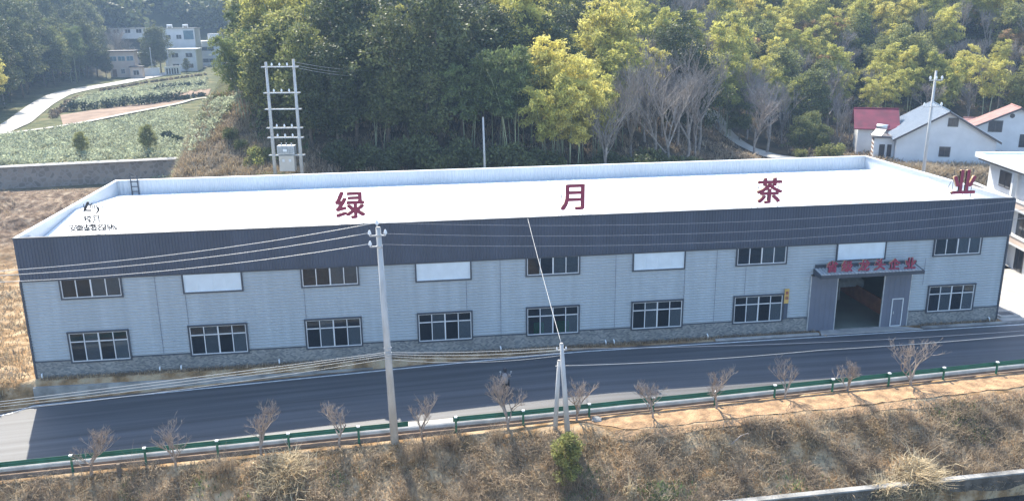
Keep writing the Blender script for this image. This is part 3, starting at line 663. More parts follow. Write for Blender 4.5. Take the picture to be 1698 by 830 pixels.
def ext(p, px, py, y=PY, f=1.25): q = Vector(at(px, py, y=y)); p = Vector(p); return p+(q-p)*f
for (dx, dz, lx, ly, nm) in ((-.05, .3, 27, 438, "uppermost"), (-.47, -.25, 27, 446, "middle"), (-.47, -.85, 31, 457, "lowest")):
    p = T1+Vector((dx, 0, dz)); cable("overhead_cable", [p, ext(p, lx, ly)], .45, .018, M['wire'], label=nm+" of the three bright cables running left from the tall pole top", cat="cable", group="cables on the tall pole")
for (dz, rx, ry, nm) in ((.3, 1690, 322, "upper"), (-.3, 1690, 338, "middle"), (-.9, 1690, 352, "lower")):
    p = T1+Vector((.05, 0, dz)); q = Vector(at(rx, ry, y=-9.5)); cable("overhead_cable", [p, p+(q-p)*1.15], .9, .014, M['wired'], label=nm+" of the three thin dark cables running right from the tall pole top", cat="cable", group="thin cables on the tall pole")
C1 = T1+Vector((.0, -.2, -7.05))
for k, (ly, my, sg_) in enumerate(((662, 0, .05), (665, .1, .1), (668, .22, .15), (672, .4, .25))):
    a = ext(C1, 20, ly, f=1.2); m_ = C1+Vector((0, 0, -my)); e_ = Vector(P2)+d2+Vector((-.1, 0, -.2-.16*k))
    cable("telecom_cable", [a, m_, e_], [sg_, .12+.06*k], .017 if k < 2 else .013, M['wire'], label=("topmost", "second", "third", "lowest")[k]+" of the four low cables tied to the tall pole above the road", cat="cable", group="low cables above the road")
E2 = Vector(P2)+d2
cable("telecom_cable", [E2+Vector((.2, 0, -.3)), Vector(at(1700, 552, y=-9.0))+Vector((6, 0, .3))], .35, .015, M['wired'], label="thin dark cable running right from the top of the short pole", cat="cable")
cable("telecom_cable", [Vector(P3)+d3+Vector((.2, 0, -.3)), Vector(at(1360, 580, y=-11.0)), Vector(at(1700, 557, y=-9.6))+Vector((3, 0, .2))], [.15, .1], .018, M['wire'], label="pale sagging cable running right from the leaning short pole", cat="cable")
roofp = at(875, 362, y=-.1); cable("service_cable", [E2, (roofp[0], -.06, HT+.02)], .12, .018, M['wire'], label="pale cable rising from the short pole to the factory parapet", cat="cable")

# transformer on two poles behind the hall
tf = atd(470, 83.5, 285); tb0 = h1(tf[0], tf[1])
A0 = at(447, 288, z=7.2); fw = np.array([_sy, _cy])
def plan(px, d): q = atd(px, d); return q
qa, qb = plan(449, 83.5), plan(494, 83.5)
g0 = min(qa[2], qb[2])-.1; tr = empty("transformer_stand", ((qa[0]+qb[0])/2, (qa[1]+qb[1])/2, g0), math.atan2(qb[1]-qa[1], qb[0]-qa[0]), "two pole stand with crossbars carrying a grey transformer behind the left part of the factory", "transformer")
hw = math.hypot(qb[0]-qa[0], qb[1]-qa[1])/2
def zfor(x, y, py):
    lo_, hi_ = -10., 80.
    for _ in range(40):
        m_ = (lo_+hi_)/2
        if proj((x, y, m_))[1] > py: lo_ = m_
        else: hi_ = m_
    return lo_
zt = zfor(qa[0], qa[1], 103)-g0
for s in (-1, 1): b = MB(); b.tube([(s*hw, 0, -.4), (s*hw, 0, zt+.25*(s > 0))], [.2, .12], 10); b.build("pole", M['pole'], tr, smooth=True)
for k, py in enumerate((111, 154, 181, 212, 228, 257)):
    z = zfor(tf[0], tf[1], py)-g0; b = MB(); b.box(-hw-.45, hw+.45, -.2, -.1, z-.05, z+.05); b.box(-hw-.45, hw+.45, .1, .2, z-.05, z+.05); b.build("crossbar", M['galv'], tr)
    if k in (0, 1, 3, 4):
        for sx in (-.75, 0, .75): b = MB(); insul(b, sx, -.15, z+.05, 1.2, 0); b.build("insulator", M['white'], tr)
z = zfor(tf[0], tf[1], 255)-g0; b = MB(); b.box(-.85, .85, -.45, .45, z, z+.85)
for i in range(9): b.box(-.7+.17*i, -.66+.17*i, -.55, -.45, z+.1, z+.75)
for sx in (-.5, 0, .5): b.tube([(sx, 0, z+.85), (sx, 0, z+1.1)], .06, 8)
tk = b.build("transformer_tank", M['galv'], tr); b = MB(); b.box(-.25, .15, -.57, -.555, z+.3, z+.55); b.build("label_plate", M['white'], tk)
b = MB(); b.box(-.75, .75, -.4, .4, z-1.7, z-.15); cb = b.build("meter_cabinet", mat("cream_cabinet", (.52, .48, .42), .6, .08, 1), tr)
for sx in (-.3, .35): b = MB(); b.box(sx-.12, sx+.12, -.43, -.402, z-.75, z-.5); b.build("vent", M['frame'], cb)
for k, (py0, px1, py1) in enumerate(((103, 640, 117), (108, 630, 122), (112, 640, 128))):
    a = Vector(tr.location)+Vector((hw, 0, zfor(tf[0], tf[1], py0)-g0)); e_ = Vector(at(px1, py1, y=a.y+14)); cable("power_cable", [a, e_], .3, .016, M['wire'], label=("upper", "middle", "lower")[k]+" thin cable running right from the transformer stand into the trees", cat="cable", group="cables at the transformer")
p8 = atd(803, 87); cpole("thin_pole", tuple(p8), (p8[0]-.12, p8[1], zfor(p8[0], p8[1], 195)), .13, .09, label="single slim grey pole before the dark wood behind the middle of the factory", cat="pole")
pr = atd(1541, 91); e, t = cpole("electric_pole", tuple(pr), (pr[0]+.1, pr[1], zfor(pr[0], pr[1], 118)), .20, .12, label="tall concrete pole with two crossarms in front of the blue grey roofed white house", cat="electric pole")
for py, w_ in ((133, .75), (177, 1.1)):
    z = zfor(pr[0], pr[1], py)-pr[2]; b = MB(); b.bar((t.x-w_, -.15, z), (t.x+w_, -.15, z), .09); [insul(b, t.x+s*w_*.9, -.15, z+.04, 1.5, 1) for s in (-1, 0, 1)]; b.build("crossarm", [M['galv'], M['white']], e)
lp = at(1191, 208); e = empty("street_lamp", tuple(lp), 0, "slim street lamp with a short arm beside the path on the wooded slope", "street lamp"); zz = zfor(lp[0], lp[1], 147)-lp[2]
b = MB(); b.tube([(0, 0, -.2), (0, 0, zz)], [.09, .06], 8); b.build("pole", M['galv'], e); b = MB(); b.bar((0, 0, zz-.6), (1.1, -.1, zz-.2), .07); b.build("arm", M['galv'], e); b = MB(); b.box(.8, 1.5, -.2, .05, zz-.22, zz-.10); b.build("lamp_head", M['white'], e)

# ---------------------------------------------------------------- neighbouring white building on the right
nb = empty("white_building", (80.6, 19.3, 0), 0, "three storey white building with cream balcony parapets beyond the right end of the factory", "building"); nb.rotation_euler = (0, 0, R(-12.6))
# local: -y runs towards the camera along the facade, -x is outwards
b = MB(); b.box(.9, 11, -22, -.3, 0, 9.2); b.build("wall", M['wallw'], nb)
b = MB(); b.box(-.35, 11.5, -22.5, .3, 9.2, 9.42); b.box(-.35, -.15, -22.5, .3, 9.42, 9.68); b.box(-.15, 11.5, .1, .3, 9.42, 9.68); b.build("roof", M['white'], nb)
b = MB(); b.box(-.1, 11.2, -22.3, .05, 8.98, 9.197); b.build("eave_trim", M['darkroof'], nb)
for zb_ in (6.0, 2.9):
    b = MB(); b.box(-.2, .898, -22.3, .1, zb_-.25, zb_-.05); fl = b.build("balcony", M['wallw'], nb)
    b = MB(); b.box(-.2, -.05, -22.3, .1, zb_-.05, zb_+.55); b.build("balcony_parapet", M['wallc'], fl); b = MB(); b.box(-.28, .03, -22.35, .12, zb_+.55, zb_+.68); b.build("coping", M['white'], fl)
for (ya, yb_, za, zb_) in ((-2.6, -5.2, 6.9, 8.4), (-8, -10.5, 6.9, 8.4), (-7.0, -9.4, 3.2, 5.2), (-12, -14.4, 3.2, 5.2), (-7.5, -9.0, .1, 2.3)):
    b = MB(); b.box(.84, .898, ya, yb_, za, zb_); f_ = b.build("window", M['darkroof'], nb); b = MB(); b.box(.81, .838, ya-.08, (ya+yb_)/2+.05, za+.08, zb_-.08); b.box(.81, .838, (ya+yb_)/2-.05, yb_+.08, za+.08, zb_-.08); b.build("pane", M['winpane'], f_)
for ya in (-6.1, -11.3):
    for (za, zb_) in ((0, 2.64), (2.86, 5.74), (5.96, 8.97)): b = MB(); b.box(.25, .6, ya-.35, ya, za, zb_); b.build("pillar", M['wallw'], nb)

# ---------------------------------------------------------------- houses
def house(name, A, az, width, length, zg, ze, zr_, roofm, wallm, label, wins=(), over=.45, ribs=False, wside=()):
    """gable at A, gable runs along az+90, the house runs back along az; wins on the gable: (u, z0, w, h)"""
    e = empty(name, (A[0], A[1], zg), -az, label, "house")          # local x along gable, y back
    he, hr = ze-zg, zr_-zg
    b = MB(); b.prism([(0, 0, -1), (width, 0, -1), (width, 0, he), (width/2, 0, hr), (0, 0, he)], (0, length, 0)); b.build("wall", wallm, e)
    th = .14; sl_ = (hr-he)/(width/2)
    b = MB()
    for s in (0, 1):
        x0 = -over if s == 0 else width+over; z0 = he-sl_*over
        b.prism([(x0, -over, z0+.01), (width/2, -over, hr+.01), (width/2, -over, hr+th), (x0, -over, z0+th)], (0, length+2*over, 0))
        if ribs:
            n = int((length+2*over)/.7)
            for k in range(n+1):
                y = -over+.05+k*.7; b.prism([(x0, y, z0+th+.01), (width/2, y, hr+th+.01), (width/2, y, hr+th+.07), (x0, y, z0+th+.07)], (0, .10, 0), 1)
    b.tube([(width/2, -over, hr+th), (width/2, length+over, hr+th)], .12, 6, 0)
    b.build("roof", [roofm, M['white']], e)
    b = MB()
    for s in (0, 1):
        x0 = -over if s == 0 else width+over; z0 = he-sl_*over
        b.prism([(x0, -over-.05, z0-.12), (width/2, -over-.05, hr-.12), (width/2, -over-.05, hr+th+.02), (x0, -over-.05, z0+th+.02)], (0, .045, 0))
    b.build("verge_board", M['darkroof'], e)
    for (u, z0, w_, h_) in wins:
        b = MB(); b.box(u-w_/2-.08, u+w_/2+.08, -.05, -.003, z0-.08, z0+h_+.08); f_ = b.build("window", M['darkroof'], e)
        b = MB(); b.box(u-w_/2, u-.03, -.08, -.052, z0, z0+h_); b.box(u+.03, u+w_/2, -.08, -.052, z0, z0+h_); b.build("pane", M['winpane'], f_)
    for (v, z0, w_, h_) in wside:
        b = MB(); b.box(-.05, -.003, v-w_/2, v+w_/2, z0, z0+h_); b.build("window", M['winpane'], e)
    return e
def along(A, az, px):                                         # how far from A along az until the view column px is reached
    lo_, hi_ = 0., 60.; d = np.array([math.sin(az), math.cos(az), 0]); A = np.array([A[0], A[1], 5.]); s0 = proj(A)[0] < px
    for _ in range(40):
        m_ = (lo_+hi_)/2
        if (proj(A+d*m_)[0] < px) == s0: lo_ = m_
        else: hi_ = m_
    return lo_
az = R(25); A = at(1482, 274, z=3.0); A[2] = 3; wd = along(A, az+R(90), 1650)
g = np.array([math.sin(az+R(90)), math.cos(az+R(90)), 0]); mid = A+g*wd/2; ze = zfor(A[0], A[1], 229); zr_ = zfor(mid[0], mid[1], 186); ln_ = along(mid, az, 1538)
hs = house("gable_house", A, az, wd, ln_, 3.0, ze, zr_, M['blueroof'], M['wallw'], "white gable house with a ribbed pale blue metal roof behind the factory", [(wd*.55, zfor(mid[0], mid[1], 209)-3, 1.1, 1.0), (wd*.50, zfor(mid[0], mid[1], 259)-3, 1.2, 1.2)], .5, True, [(3, 1, 1.4, 1.6)])
he = ze-3
b = MB(); b.box(-2.6, -.02, 1.5, 4.5, -1, he-.2); b.build("porch_wall", M['wallw'], hs); b = MB(); b.box(-2.9, -.02, 1.2, 4.8, he-.2, he-.05); b.build("porch_roof", M['darkroof'], hs)
for k in range(5): b = MB(); b.box(-2.66, -2.605, 1.8, 4.2, .6+.75*k*.8, .85+.75*k*.8); b.build("louvre", M['wood'], hs)
b = MB(); b.box(-1.9, -1.2, 1.44, 1.49, .9, 2.6); b.build("window", M['winpane'], hs); b = MB(); b.box(-.9, -.35, 1.44, 1.49, .9, 2.6); b.build("window", M['winpane'], hs)
q = A+g*(-1.6)+np.array([math.sin(az), math.cos(az), 0])*2.5
sh = empty("solar_water_heater", (q[0], q[1], 3+he), -az+R(-35), "solar water heater with a white tank on the blue roofed house porch", "solar heater")
b = MB(); b.tube([(-.8, 0, 1.25), (.8, 0, 1.25)], .28, 14); b.build("tank", M['white'], sh, smooth=True)
for s in (-1, 1): b = MB(); b.tube([(s*.81, 0, 1.25), (s*.88, 0, 1.25)], .29, 14); b.build("end_cap", M['red'], sh)
b = MB(); [b.bar((-.7+.14*k, 0, 1.1), (-.7+.14*k, -1.5, .1), .06) for k in range(11)]; b.build("tube_panel", M['galv'], sh)
for s in (-1, 1): b = MB(); b.bar((s*.7, 0, 1.1), (s*.7, .35, 0), .06); b.bar((s*.7, 0, 1.1), (s*.7, -1.5, 0.05), .05); b.build("support", M['red'], sh)
B = at(1483, 262, z=3.3)+np.array([1.2, 2.5, 0]); w2 = along(B, R(-65), 1421); house("red_roofed_house", B, R(-65), 6.5, w2, 3.3, zfor(B[0], B[1], 211), zfor(B[0]+1.4, B[1]+2.9, 182), M['redroof'], M['wallw'], "small white outbuilding with a crimson metal roof left of the blue roofed house", [], .6, wside=[(w2*.35, .9, 1.1, 1.1)])
Cc = at(1603, 262, z=3.2); Cc = Cc+np.array([math.sin(R(33)), math.cos(R(33)), 0])*7; w3 = 13.
house("gable_house", Cc, R(25), w3, 5, 3.2, zfor(Cc[0], Cc[1], 214), zfor(Cc[0]+w3/2*.9, Cc[1]-w3/2*.42, 180), M['pinkroof'], M['wallw'], "white gable house with a round vent under its peak at the far right edge", [(3.6, 3.0, 1.7, 1.5), (7.8, .9, 1.6, 1.7)])
rv = MB(); rv.tube([(5.6, -.06, 5.3), (5.6, -.01, 5.3)], .32, 14); hv = [o for o in C.objects if o.name.startswith("gable_house")][-1]; rv.build("round_vent", M['darkroof'], hv)
Dd = at(1598, 250, z=3.2); Dd = Dd+np.array([math.sin(R(33)), math.cos(R(33)), 0])*15
house("low_outbuilding", Dd, R(115), 6, 9, 3.2, zfor(Dd[0], Dd[1], 206), zfor(Dd[0], Dd[1], 193), M['pinkroof'], M['wallw'], "low outbuilding with a faded pink roof between the two white gable houses")
# village
def block(name, px, py, d, wd, dp, ht, az_, wallm, label, floors=2, wins=3, roofm=None, cap=.35, glassrow=None, doors=0):
    q = atd(px, d); zg = min(q[2], zfor(q[0], q[1], py)) if py else q[2]
    e = empty(name, (q[0], q[1], zg), az_, label, "house"); b = MB(); b.box(0, wd, 0, dp, -1, ht); b.build("wall", wallm, e)
    b = MB(); b.box(-cap, wd+cap, -cap, dp+cap, ht, ht+.28); b.build("roof", roofm or M['concrete'], e); fh = ht/floors
    for f in range(floors):
        n = wins
        for k in range(n):
            w_ = wd/n*.5; x = wd*(k+.5)/n; isd = (f == 0 and k < doors); z0 = f*fh+(.05 if isd else .9); h_ = 2.1 if isd else 1.35
            if glassrow == f: w_ = wd/n*.85
            b = MB(); b.box(x-w_/2, x+w_/2, -.06, -.003, z0, z0+h_); f_ = b.build("door" if isd else "window", M['wood'] if isd else M['frame'], e)
            if not isd: b = MB(); b.box(x-w_/2+.08, x-.04, -.09, -.063, z0+.08, z0+h_-.08); b.box(x+.04, x+w_/2-.08, -.09, -.063, z0+.08, z0+h_-.08); b.build("pane", M['bluepane'] if glassrow == f else M['winpane'], f_)
    return e
hA = block("village_house", 194, 0, 240, 6.6, 7, 6.9, R(8), M['wallc'], "two storey cream pink village house with dark flat roof and blue upstairs windows", 2, 3, M['darkroof'], .5, 1, 1)
block("village_house", 226, 0, 238, 3.2, 4, 3.0, R(8), M['wallc'], "low cream annexe joined to the right side of the cream pink village house", 1, 1, M['darkroof'], .2)
hB = block("village_house", 291, 0, 262, 8.2, 9, 6.4, R(2), M['wallw'], "lower front half of the tall white village block with a white canopy", 2, 2, M['white'], .3)
hC = block("village_house", 286, 0, 274, 9.8, 9, 12.2, R(2), M['wallw'], "tallest white village block with three storeys and blue glazing at the top right", 3, 3, M['concrete'], .3)
b = MB(); b.box(6.4, 9.4, -.12, -.062, 8.9, 11.6); b.build("glazing", M['bluepane'], hC)
for sx in (1.0, 5.8): b = MB(); b.tube([(sx, 3, 13.2), (sx+1.6, 3, 13.2)], .35, 10); b.box(sx, sx+.1, 2.6, 3.4, 12.48, 13.2); b.box(sx+1.5, sx+1.6, 2.6, 3.4, 12.48, 13.2); b.build("water_tank", M['white'], hC)
hD = block("village_house", 337, 0, 285, 8.0, 9, 7.6, R(-3), M['wallw'], "broad white village house with a small penthouse right of the tall block", 2, 1, M['white'], .3)
b = MB(); b.box(3.8, 7.6, 2, 7, 7.88, 10.2); b.build("penthouse", M['wallw'], hD)
block("farm_shed", 228, 0, 282, 6.5, 6, 2.6, R(0), M['wallc'], "small shed with a pale sheet roof on the terrace above the village houses", 1, 1, M['white'], .5)
block("farm_shed", 203, 0, 300, 15, 6, 2.4, R(0), M['wallw'], "long low pale roofed shed behind the small terrace shed", 1, 4, M['concrete'], .5)
def lowwall(px0, px1, d0, d1, h, m, label, th=.25, name="garden_wall"):
    a, b_ = atd(px0, d0), atd(px1, d1); l = math.hypot(b_[0]-a[0], b_[1]-a[1]); e = empty(name, tuple(a), math.atan2(b_[1]-a[1], b_[0]-a[0]), label, "wall")
    mb_ = MB(); mb_.prism([(0, 0, -1), (l, 0, -1), (l, 0, h+(b_[2]-a[2])), (0, 0, h)], (0, th, 0)); mb_.build("wall", m, e); mb_ = MB(); mb_.prism([(-.05, -.06, h+.005), (l+.05, -.06, h+.005+(b_[2]-a[2])), (l+.05, -.06, h+.14+(b_[2]-a[2])), (-.05, -.06, h+.14)], (0, th+.12, 0)); mb_.build("coping", M['white'], e); return e
lowwall(243, 275, 243, 247, 2.2, M['wallw'], "white yard wall along the village road right of the cream pink house")
lw = lowwall(284, 309, 248, 252, 2.3, M['wallw'], "white yard wall with dark openings below the tall white village block")
for k in range(5): b = MB(); b.box(.3+.85*k, .75+.85*k, -.05, -.003, .3, 1.9); b.build("opening", M['winpane'], lw)
for px, d, zt_ in ((263, 246, 8), (291, 250, 7)): q = atd(px, d); cpole("village_pole", tuple(q), (q[0], q[1], q[2]+zt_), .14, .1, label="slim pole by the yard wall "+("right of the cream pink house" if px < 280 else "below the tall white village block"), cat="pole")
# field retaining wall at the left behind the hall
def longwall(name, a, b_, zb_, zt_, m, th, **k):
    a = np.array(a); b_ = np.array(b_); l = float(np.hypot(*(b_-a))); e = MB(); n = 24; d = (b_-a)/l; nn = np.array([-d[1], d[0]]); V = []
    for i in range(n+1):
        p = a+(b_-a)*i/n; q = p+nn*th; z = zt_+.08*float(vnoise(p[0], 3, 4)); V += [(p[0]-nn[0]*.35, p[1]-nn[1]*.35, zb_), (p[0], p[1], z), (q[0], q[1], z), (q[0], q[1], zb_)]
    fs = [(0, 1, 2, 3), (4*n+3, 4*n+2, 4*n+1, 4*n)]+[(4*i+j, 4*i+4+j, 4*i+5+j, 4*i+1+j) for i in range(n) for j in range(3)]; e.add(V, fs); return tag(e.build(name, m), **k)
longwall("stone_wall", (-60, 60.7), (-3.2, 67.9), -.5, 4.15, M['rubble'], .7, label="long rubble stone retaining wall holding up the tea field at the left", cat="retaining wall")
longwall("wall_coping", (-60, 60.65), (-3.0, 67.95), 4.16, 4.32, M['concrete'], .8, label="pale concrete coping strip along the top of the long stone retaining wall", cat="coping")

# ---------------------------------------------------------------- rider on the road
q = at(838, 652, z=float(rz(30))); mo = empty("motorbike", (q[0], q[1], float(rz(q[0]))+.005), R(-12), "small dark motorbike with round mirrors on the shaded road behind a bare sapling", "motorbike")
for y in (-.62, .62):
    b = MB(); P = [(0, y+.27*math.cos(t*math.pi/10), .30+.27*math.sin(t*math.pi/10)) for t in range(21)]; b.tube(P, .05, 8, cap=False); wl = b.build("wheel", M['rubber'], mo); b = MB(); b.tube([(-.03, y, .3), (.03, y, .3)], .2, 12); b.build("rim", M['galv'], wl)
b = MB(); b.box(-.11, .11, -.55, .30, .32, .68); b.prism([(-.13, .3, .3), (-.13, .55, .45), (-.1, .52, 1.0), (-.1, .40, 1.0)], (.24, 0, 0)); b.build("body", M['trim'], mo)
b = MB(); b.box(-.14, .14, -.6, .15, .68, .80); b.build("seat", M['rubber'], mo); b = MB(); b.tube([(-.36, .32, 1.02), (0, .45, 1.0), (.36, .32, 1.02)], .025, 8); b.build("handlebar", M['galv'], mo)
for s in (-1, 1): b = MB(); b.tube([(s*.27, .38, 1.02), (s*.34, .42, 1.24)], .012, 6); b.tube([(s*.34, .40, 1.28), (s*.34, .43, 1.28)], .065, 12); b.build("mirror", M['galv'], mo)
b = MB(); b.tube([(0, .56, .88), (0, .62, .88)], .09, 12); b.build("headlight", M['white'], mo)
def skinned(name, verts, edges, rad, m, parent, loc=(0, 0, 0)):
    me = bpy.data.meshes.new(name); me.from_pydata(verts, edges, []); me.materials.append(m); o = link(bpy.data.objects.new(name, me)); o.parent = parent; o.location = loc
    sm = o.modifiers.new("skin", 'SKIN'); sm.use_smooth_shade = True
    for i, r_ in enumerate(rad): me.skin_vertices[0].data[i].radius = (r_, r_)
    me.skin_vertices[0].data[0].use_root = True
    o.modifiers.new("sub", 'SUBSURF').levels = 1; o.modifiers["sub"].render_levels = 1; return o
pe = empty("person", tuple(mo.location), R(-12), "person in a pale grey coat seated on the motorbike on the road", "person")
ve = [(0, -.2, .88), (0, -.18, 1.1), (0, -.1, 1.34), (0, -.06, 1.46), (0, -.04, 1.56), (0, -.02, 1.68),
      (-.19, -.1, 1.36), (-.27, .06, 1.14), (-.30, .30, 1.07), (.19, -.1, 1.36), (.27, .06, 1.14), (.30, .30, 1.07),
      (-.12, -.15, .86), (-.2, .22, .84), (-.2, .2, .42), (-.2, .3, .36), (.12, -.15, .86), (.2, .22, .84), (.2, .2, .42), (.2, .3, .36)]
ed = [(0, 1), (1, 2), (2, 3), (3, 4), (4, 5), (2, 6), (6, 7), (7, 8), (2, 9), (9, 10), (10, 11), (0, 12), (12, 13), (13, 14), (14, 15), (0, 16), (16, 17), (17, 18), (18, 19)]
ra = [.15, .15, .14, .06, .09, .09, .07, .05, .04, .07, .05, .04, .1, .08, .06, .05, .1, .08, .06, .05]
skinned("body", ve, ed, ra, M['dark'], pe)
b = MB(); b.tube([(0, -.2, .82), (0, -.2, .95), (0, -.18, 1.12), (0, -.1, 1.34), (0, -.07, 1.43)], [.21, .2, .2, .19, .09], 14); [b.tube([(s*.13, -.1, 1.38), (s*.24, -.05, 1.28), (s*.285, .06, 1.15), (s*.30, .22, 1.09)], [.07, .085, .075, .055], 10) for s in (-1, 1)]; b.build("coat", M['coat'], pe, smooth=True)
b = MB(); b.tube([(0, -.03, 1.52), (0, -.03, 1.56), (0, -.03, 1.64), (0, -.03, 1.72), (0, -.03, 1.76)], [.06, .11, .125, .10, .03], 14); b.build("helmet", M['dark'], pe, smooth=True)
# ---------------------------------------------------------------- vegetation generators
rng = np.random.default_rng(11)
def leaves(Cn, Rd, n, size, asp, rg, droop=0.0, shell=.55, flat=1.0, upb=0.0):
    """n leaves round each centre Cn with radii Rd -> quads (each leaf its own island)"""
    K = len(Cn); idx = np.repeat(np.arange(K), n); m = len(idx)
    d = rg.normal(size=(m, 3)); d /= np.linalg.norm(d, axis=1, keepdims=True)
    r = (shell+(1-shell)*rg.random(m)**.6)[:, None]*(1+.18*rg.normal(size=m))[:, None]
    P = Cn[idx]+d*r*Rd[idx]*np.array([1, 1, flat])
    a = rg.normal(size=(m, 3))+d*.6+np.array([0, 0, -droop+upb]); a /= np.linalg.norm(a, axis=1, keepdims=True)
    b_ = np.cross(a, rg.normal(size=(m, 3))); b_ /= np.linalg.norm(b_, axis=1, keepdims=True)
    s = (size*(.6+.8*rg.random(m)))[:, None]; A = a*s*.5; B = b_*s*.5*asp
    V = np.stack([P-A, P+B*1.0-A*.1, P+A, P-B*1.0-A*.1], 1).reshape(-1, 3); return V, np.arange(4*m).reshape(-1, 4)
def broadleaf(name, h, r, seed, lm, n=290, K=24, size=.36, base=.28):
    rg = np.random.default_rng(seed); e = bpy.data.objects.new(name, None); link(e)
    tr_ = MB(); lean = rg.normal(size=2)*.04*h; top = Vector((lean[0], lean[1], h*.8)); tr_.tube([(0, 0, -.6), (lean[0]*.2, lean[1]*.2, h*.25), (lean[0]*.5, lean[1]*.4, h*.5), top], [.028*h*.62, .02*h*.62, .014*h*.62, .006*h], 7)
    Cn = []
    for k in range(K):
        t = (k+.5)/K; z = h*(base+(1-base-.06)*t); pr_ = math.sin(math.pi*min(1, (t*.78+.16)))**.8; a = k*2.4+rg.random()*.9; rr_ = r*pr_*(.35+.6*rg.random()); c = np.array([lean[0]*t+rr_*math.cos(a), lean[1]*t+rr_*math.sin(a), z+rg.normal()*.35]); Cn.append(c)
        if k % 2 == 0: zz_ = z*.72; tr_.tube([(lean[0]*t*.6, lean[1]*t*.6, zz_), ((c[0]+lean[0]*t*.5)*.55, (c[1]+lean[1]*t*.5)*.55, (zz_+z)/2-.1), tuple(c)], [.045, .03, .015], 4)
    Cn = np.array(Cn); Rd = (r*(.30+.17*rg.random(K)))[:, None]*np.array([[1, 1, .75]])
    sub = np.concatenate([Cn+rg.normal(size=Cn.shape)*Rd*.75 for _ in range(2)]); Rs = np.concatenate([Rd*.5]*2)
    V1, F1 = leaves(Cn, Rd, n, size, .55, rg, shell=.7); V2, F2 = leaves(sub, Rs, n//4, size*.8, .55, rg, shell=.3)
    tr_.build("trunk", M['bark'], e, smooth=True); np_obj("crown", np.concatenate([V1, V2]), np.concatenate([F1, F2+len(V1)]), lm, e); return e
def bamboo(name, h, seed, lm, n=26, full=1.0, lo_=.46):
    rg = np.random.default_rng(seed); e = bpy.data.objects.new(name, None); link(e); Cm = MB(); Cs = []; Rr = []
    for k in range(3):
        a = rg.random()*6.28; hh = h*(.8+.22*rg.random()); b0 = np.array([math.cos(a), math.sin(a)])*.5*k; bd = (.10+.12*rg.random())*hh; pts = []
        for t in np.linspace(0, 1, 9): pts.append((b0[0]+math.cos(a)*bd*t**2.4, b0[1]+math.sin(a)*bd*t**2.4, -.4+(hh+.4)*(t-.07*t**4)))
        Cm.tube(pts, list(np.linspace(.075, .012, 9)), 5)
        P = np.array(pts)
        for t in np.linspace(lo_, 1.0, 22):
            i = min(int(t*8), 7); p = P[i]*(1-(t*8-i))+P[i+1]*(t*8-i); L0 = (1.0+1.3*math.sin(math.pi*min(1, (t-.3)/.75)))*full; b_ = rg.random()*6.28
            for j in range(3): q = (j+.6)/3*L0; Cs.append(p+np.array([math.cos(b_)*q, math.sin(b_)*q, .35*q-.22*q*q])); Rr.append([.34+.14*j]*3)
            if rg.random() < .5: Cm.tube([tuple(p), tuple(p+np.array([math.cos(b_)*L0*.7, math.sin(b_)*L0*.7, .15]))], [.015, .006], 3)
    Cm.build("culm", M['culm'], e, smooth=True); V, Fq = leaves(np.array(Cs), np.array(Rr), int(n*1.35), .42, .26, rg, droop=.7, shell=.15, flat=.75); np_obj("crown", V, Fq, lm, e); return e
def bare(name, h, seed, m, lim=5, spread=.55, thin=1.0, upr=.35, parts=("trunk", "branches"), nb=(3, 4)):
    rg = random.Random(seed); e = bpy.data.objects.new(name, None); link(e); T = MB(); B_ = MB()
    def grow(p, d, l, r, lv):
        q = p+d*l*.5+Vector((rg.uniform(-1, 1), rg.uniform(-1, 1), 0))*l*.05; e2 = q+(d+Vector((rg.uniform(-.2, .2), rg.uniform(-.2, .2), rg.uniform(0, .15)))).normalized()*l*.5
        (T if lv == 0 else B_).tube([p, q, e2], [r, r*.85, r*.66], 6 if lv == 0 else (4 if lv < 3 else 3), cap=False)
        if lv >= lim: return
        for k in range(rg.randint(*nb) if lv else nb[1]+1):
            t = rg.uniform(.45, 1.0) if k else 1.0; s = p.lerp(q, t*2) if t < .5 else q.lerp(e2, t*2-1)
            dd = (d+Vector((rg.gauss(0, 1), rg.gauss(0, 1), rg.gauss(0, .45)))*spread).normalized(); dd = (dd+Vector((0, 0, upr))).normalized(); grow(s, dd, l*rg.uniform(.55, .82), max(r*.58, .006*thin), lv+1)
    grow(Vector((0, 0, -.3)), Vector((rg.uniform(-.08, .08), rg.uniform(-.08, .08), 1)).normalized(), h*.36, h*.016*thin+.02, 0)
    T.build(parts[0], m, e, smooth=True); B_.build(parts[1], m, e); return e
def bush(name, r, h, seed, lm, n=160, K=9, size=.28, asp=.5):
    rg = np.random.default_rng(seed); Cn = np.stack([rg.normal(size=K)*r*.42, rg.normal(size=K)*r*.42, h*(.15+.65*rg.random(K))], 1); Rd = np.full((K, 3), r*.42); V, Fq = leaves(Cn, Rd, n, size, asp, rg, shell=.55, upb=.3)
    e = bpy.data.objects.new(name, None); link(e); b = MB(); [b.tube([(0, 0, -.2), tuple(c)], [.04, .015], 4) for c in Cn[:6]]; b.build("stem", M['bark'], e); np_obj("foliage", V, Fq, lm, e); return e
used = {}
def place(proto, p, s, rz_, label, cat, group=None, sz=None, tilt=0):
    if proto.name not in used: used[proto.name] = 1; o = proto
    else: o = copy_tree(proto)
    o.location = p; o.scale = (s, s, sz or s); o.rotation_euler = (tilt*math.sin(rz_*7), tilt*math.cos(rz_*5), rz_); tag(o, label, cat, group); return o
BD = [broadleaf("evergreen_tree", 14, 3.6, 10+k, M['leafd']) for k in range(3)]
BM = [broadleaf("leafy_tree", 12, 3.3, 20+k, M['leafm'], n=270) for k in range(3)]
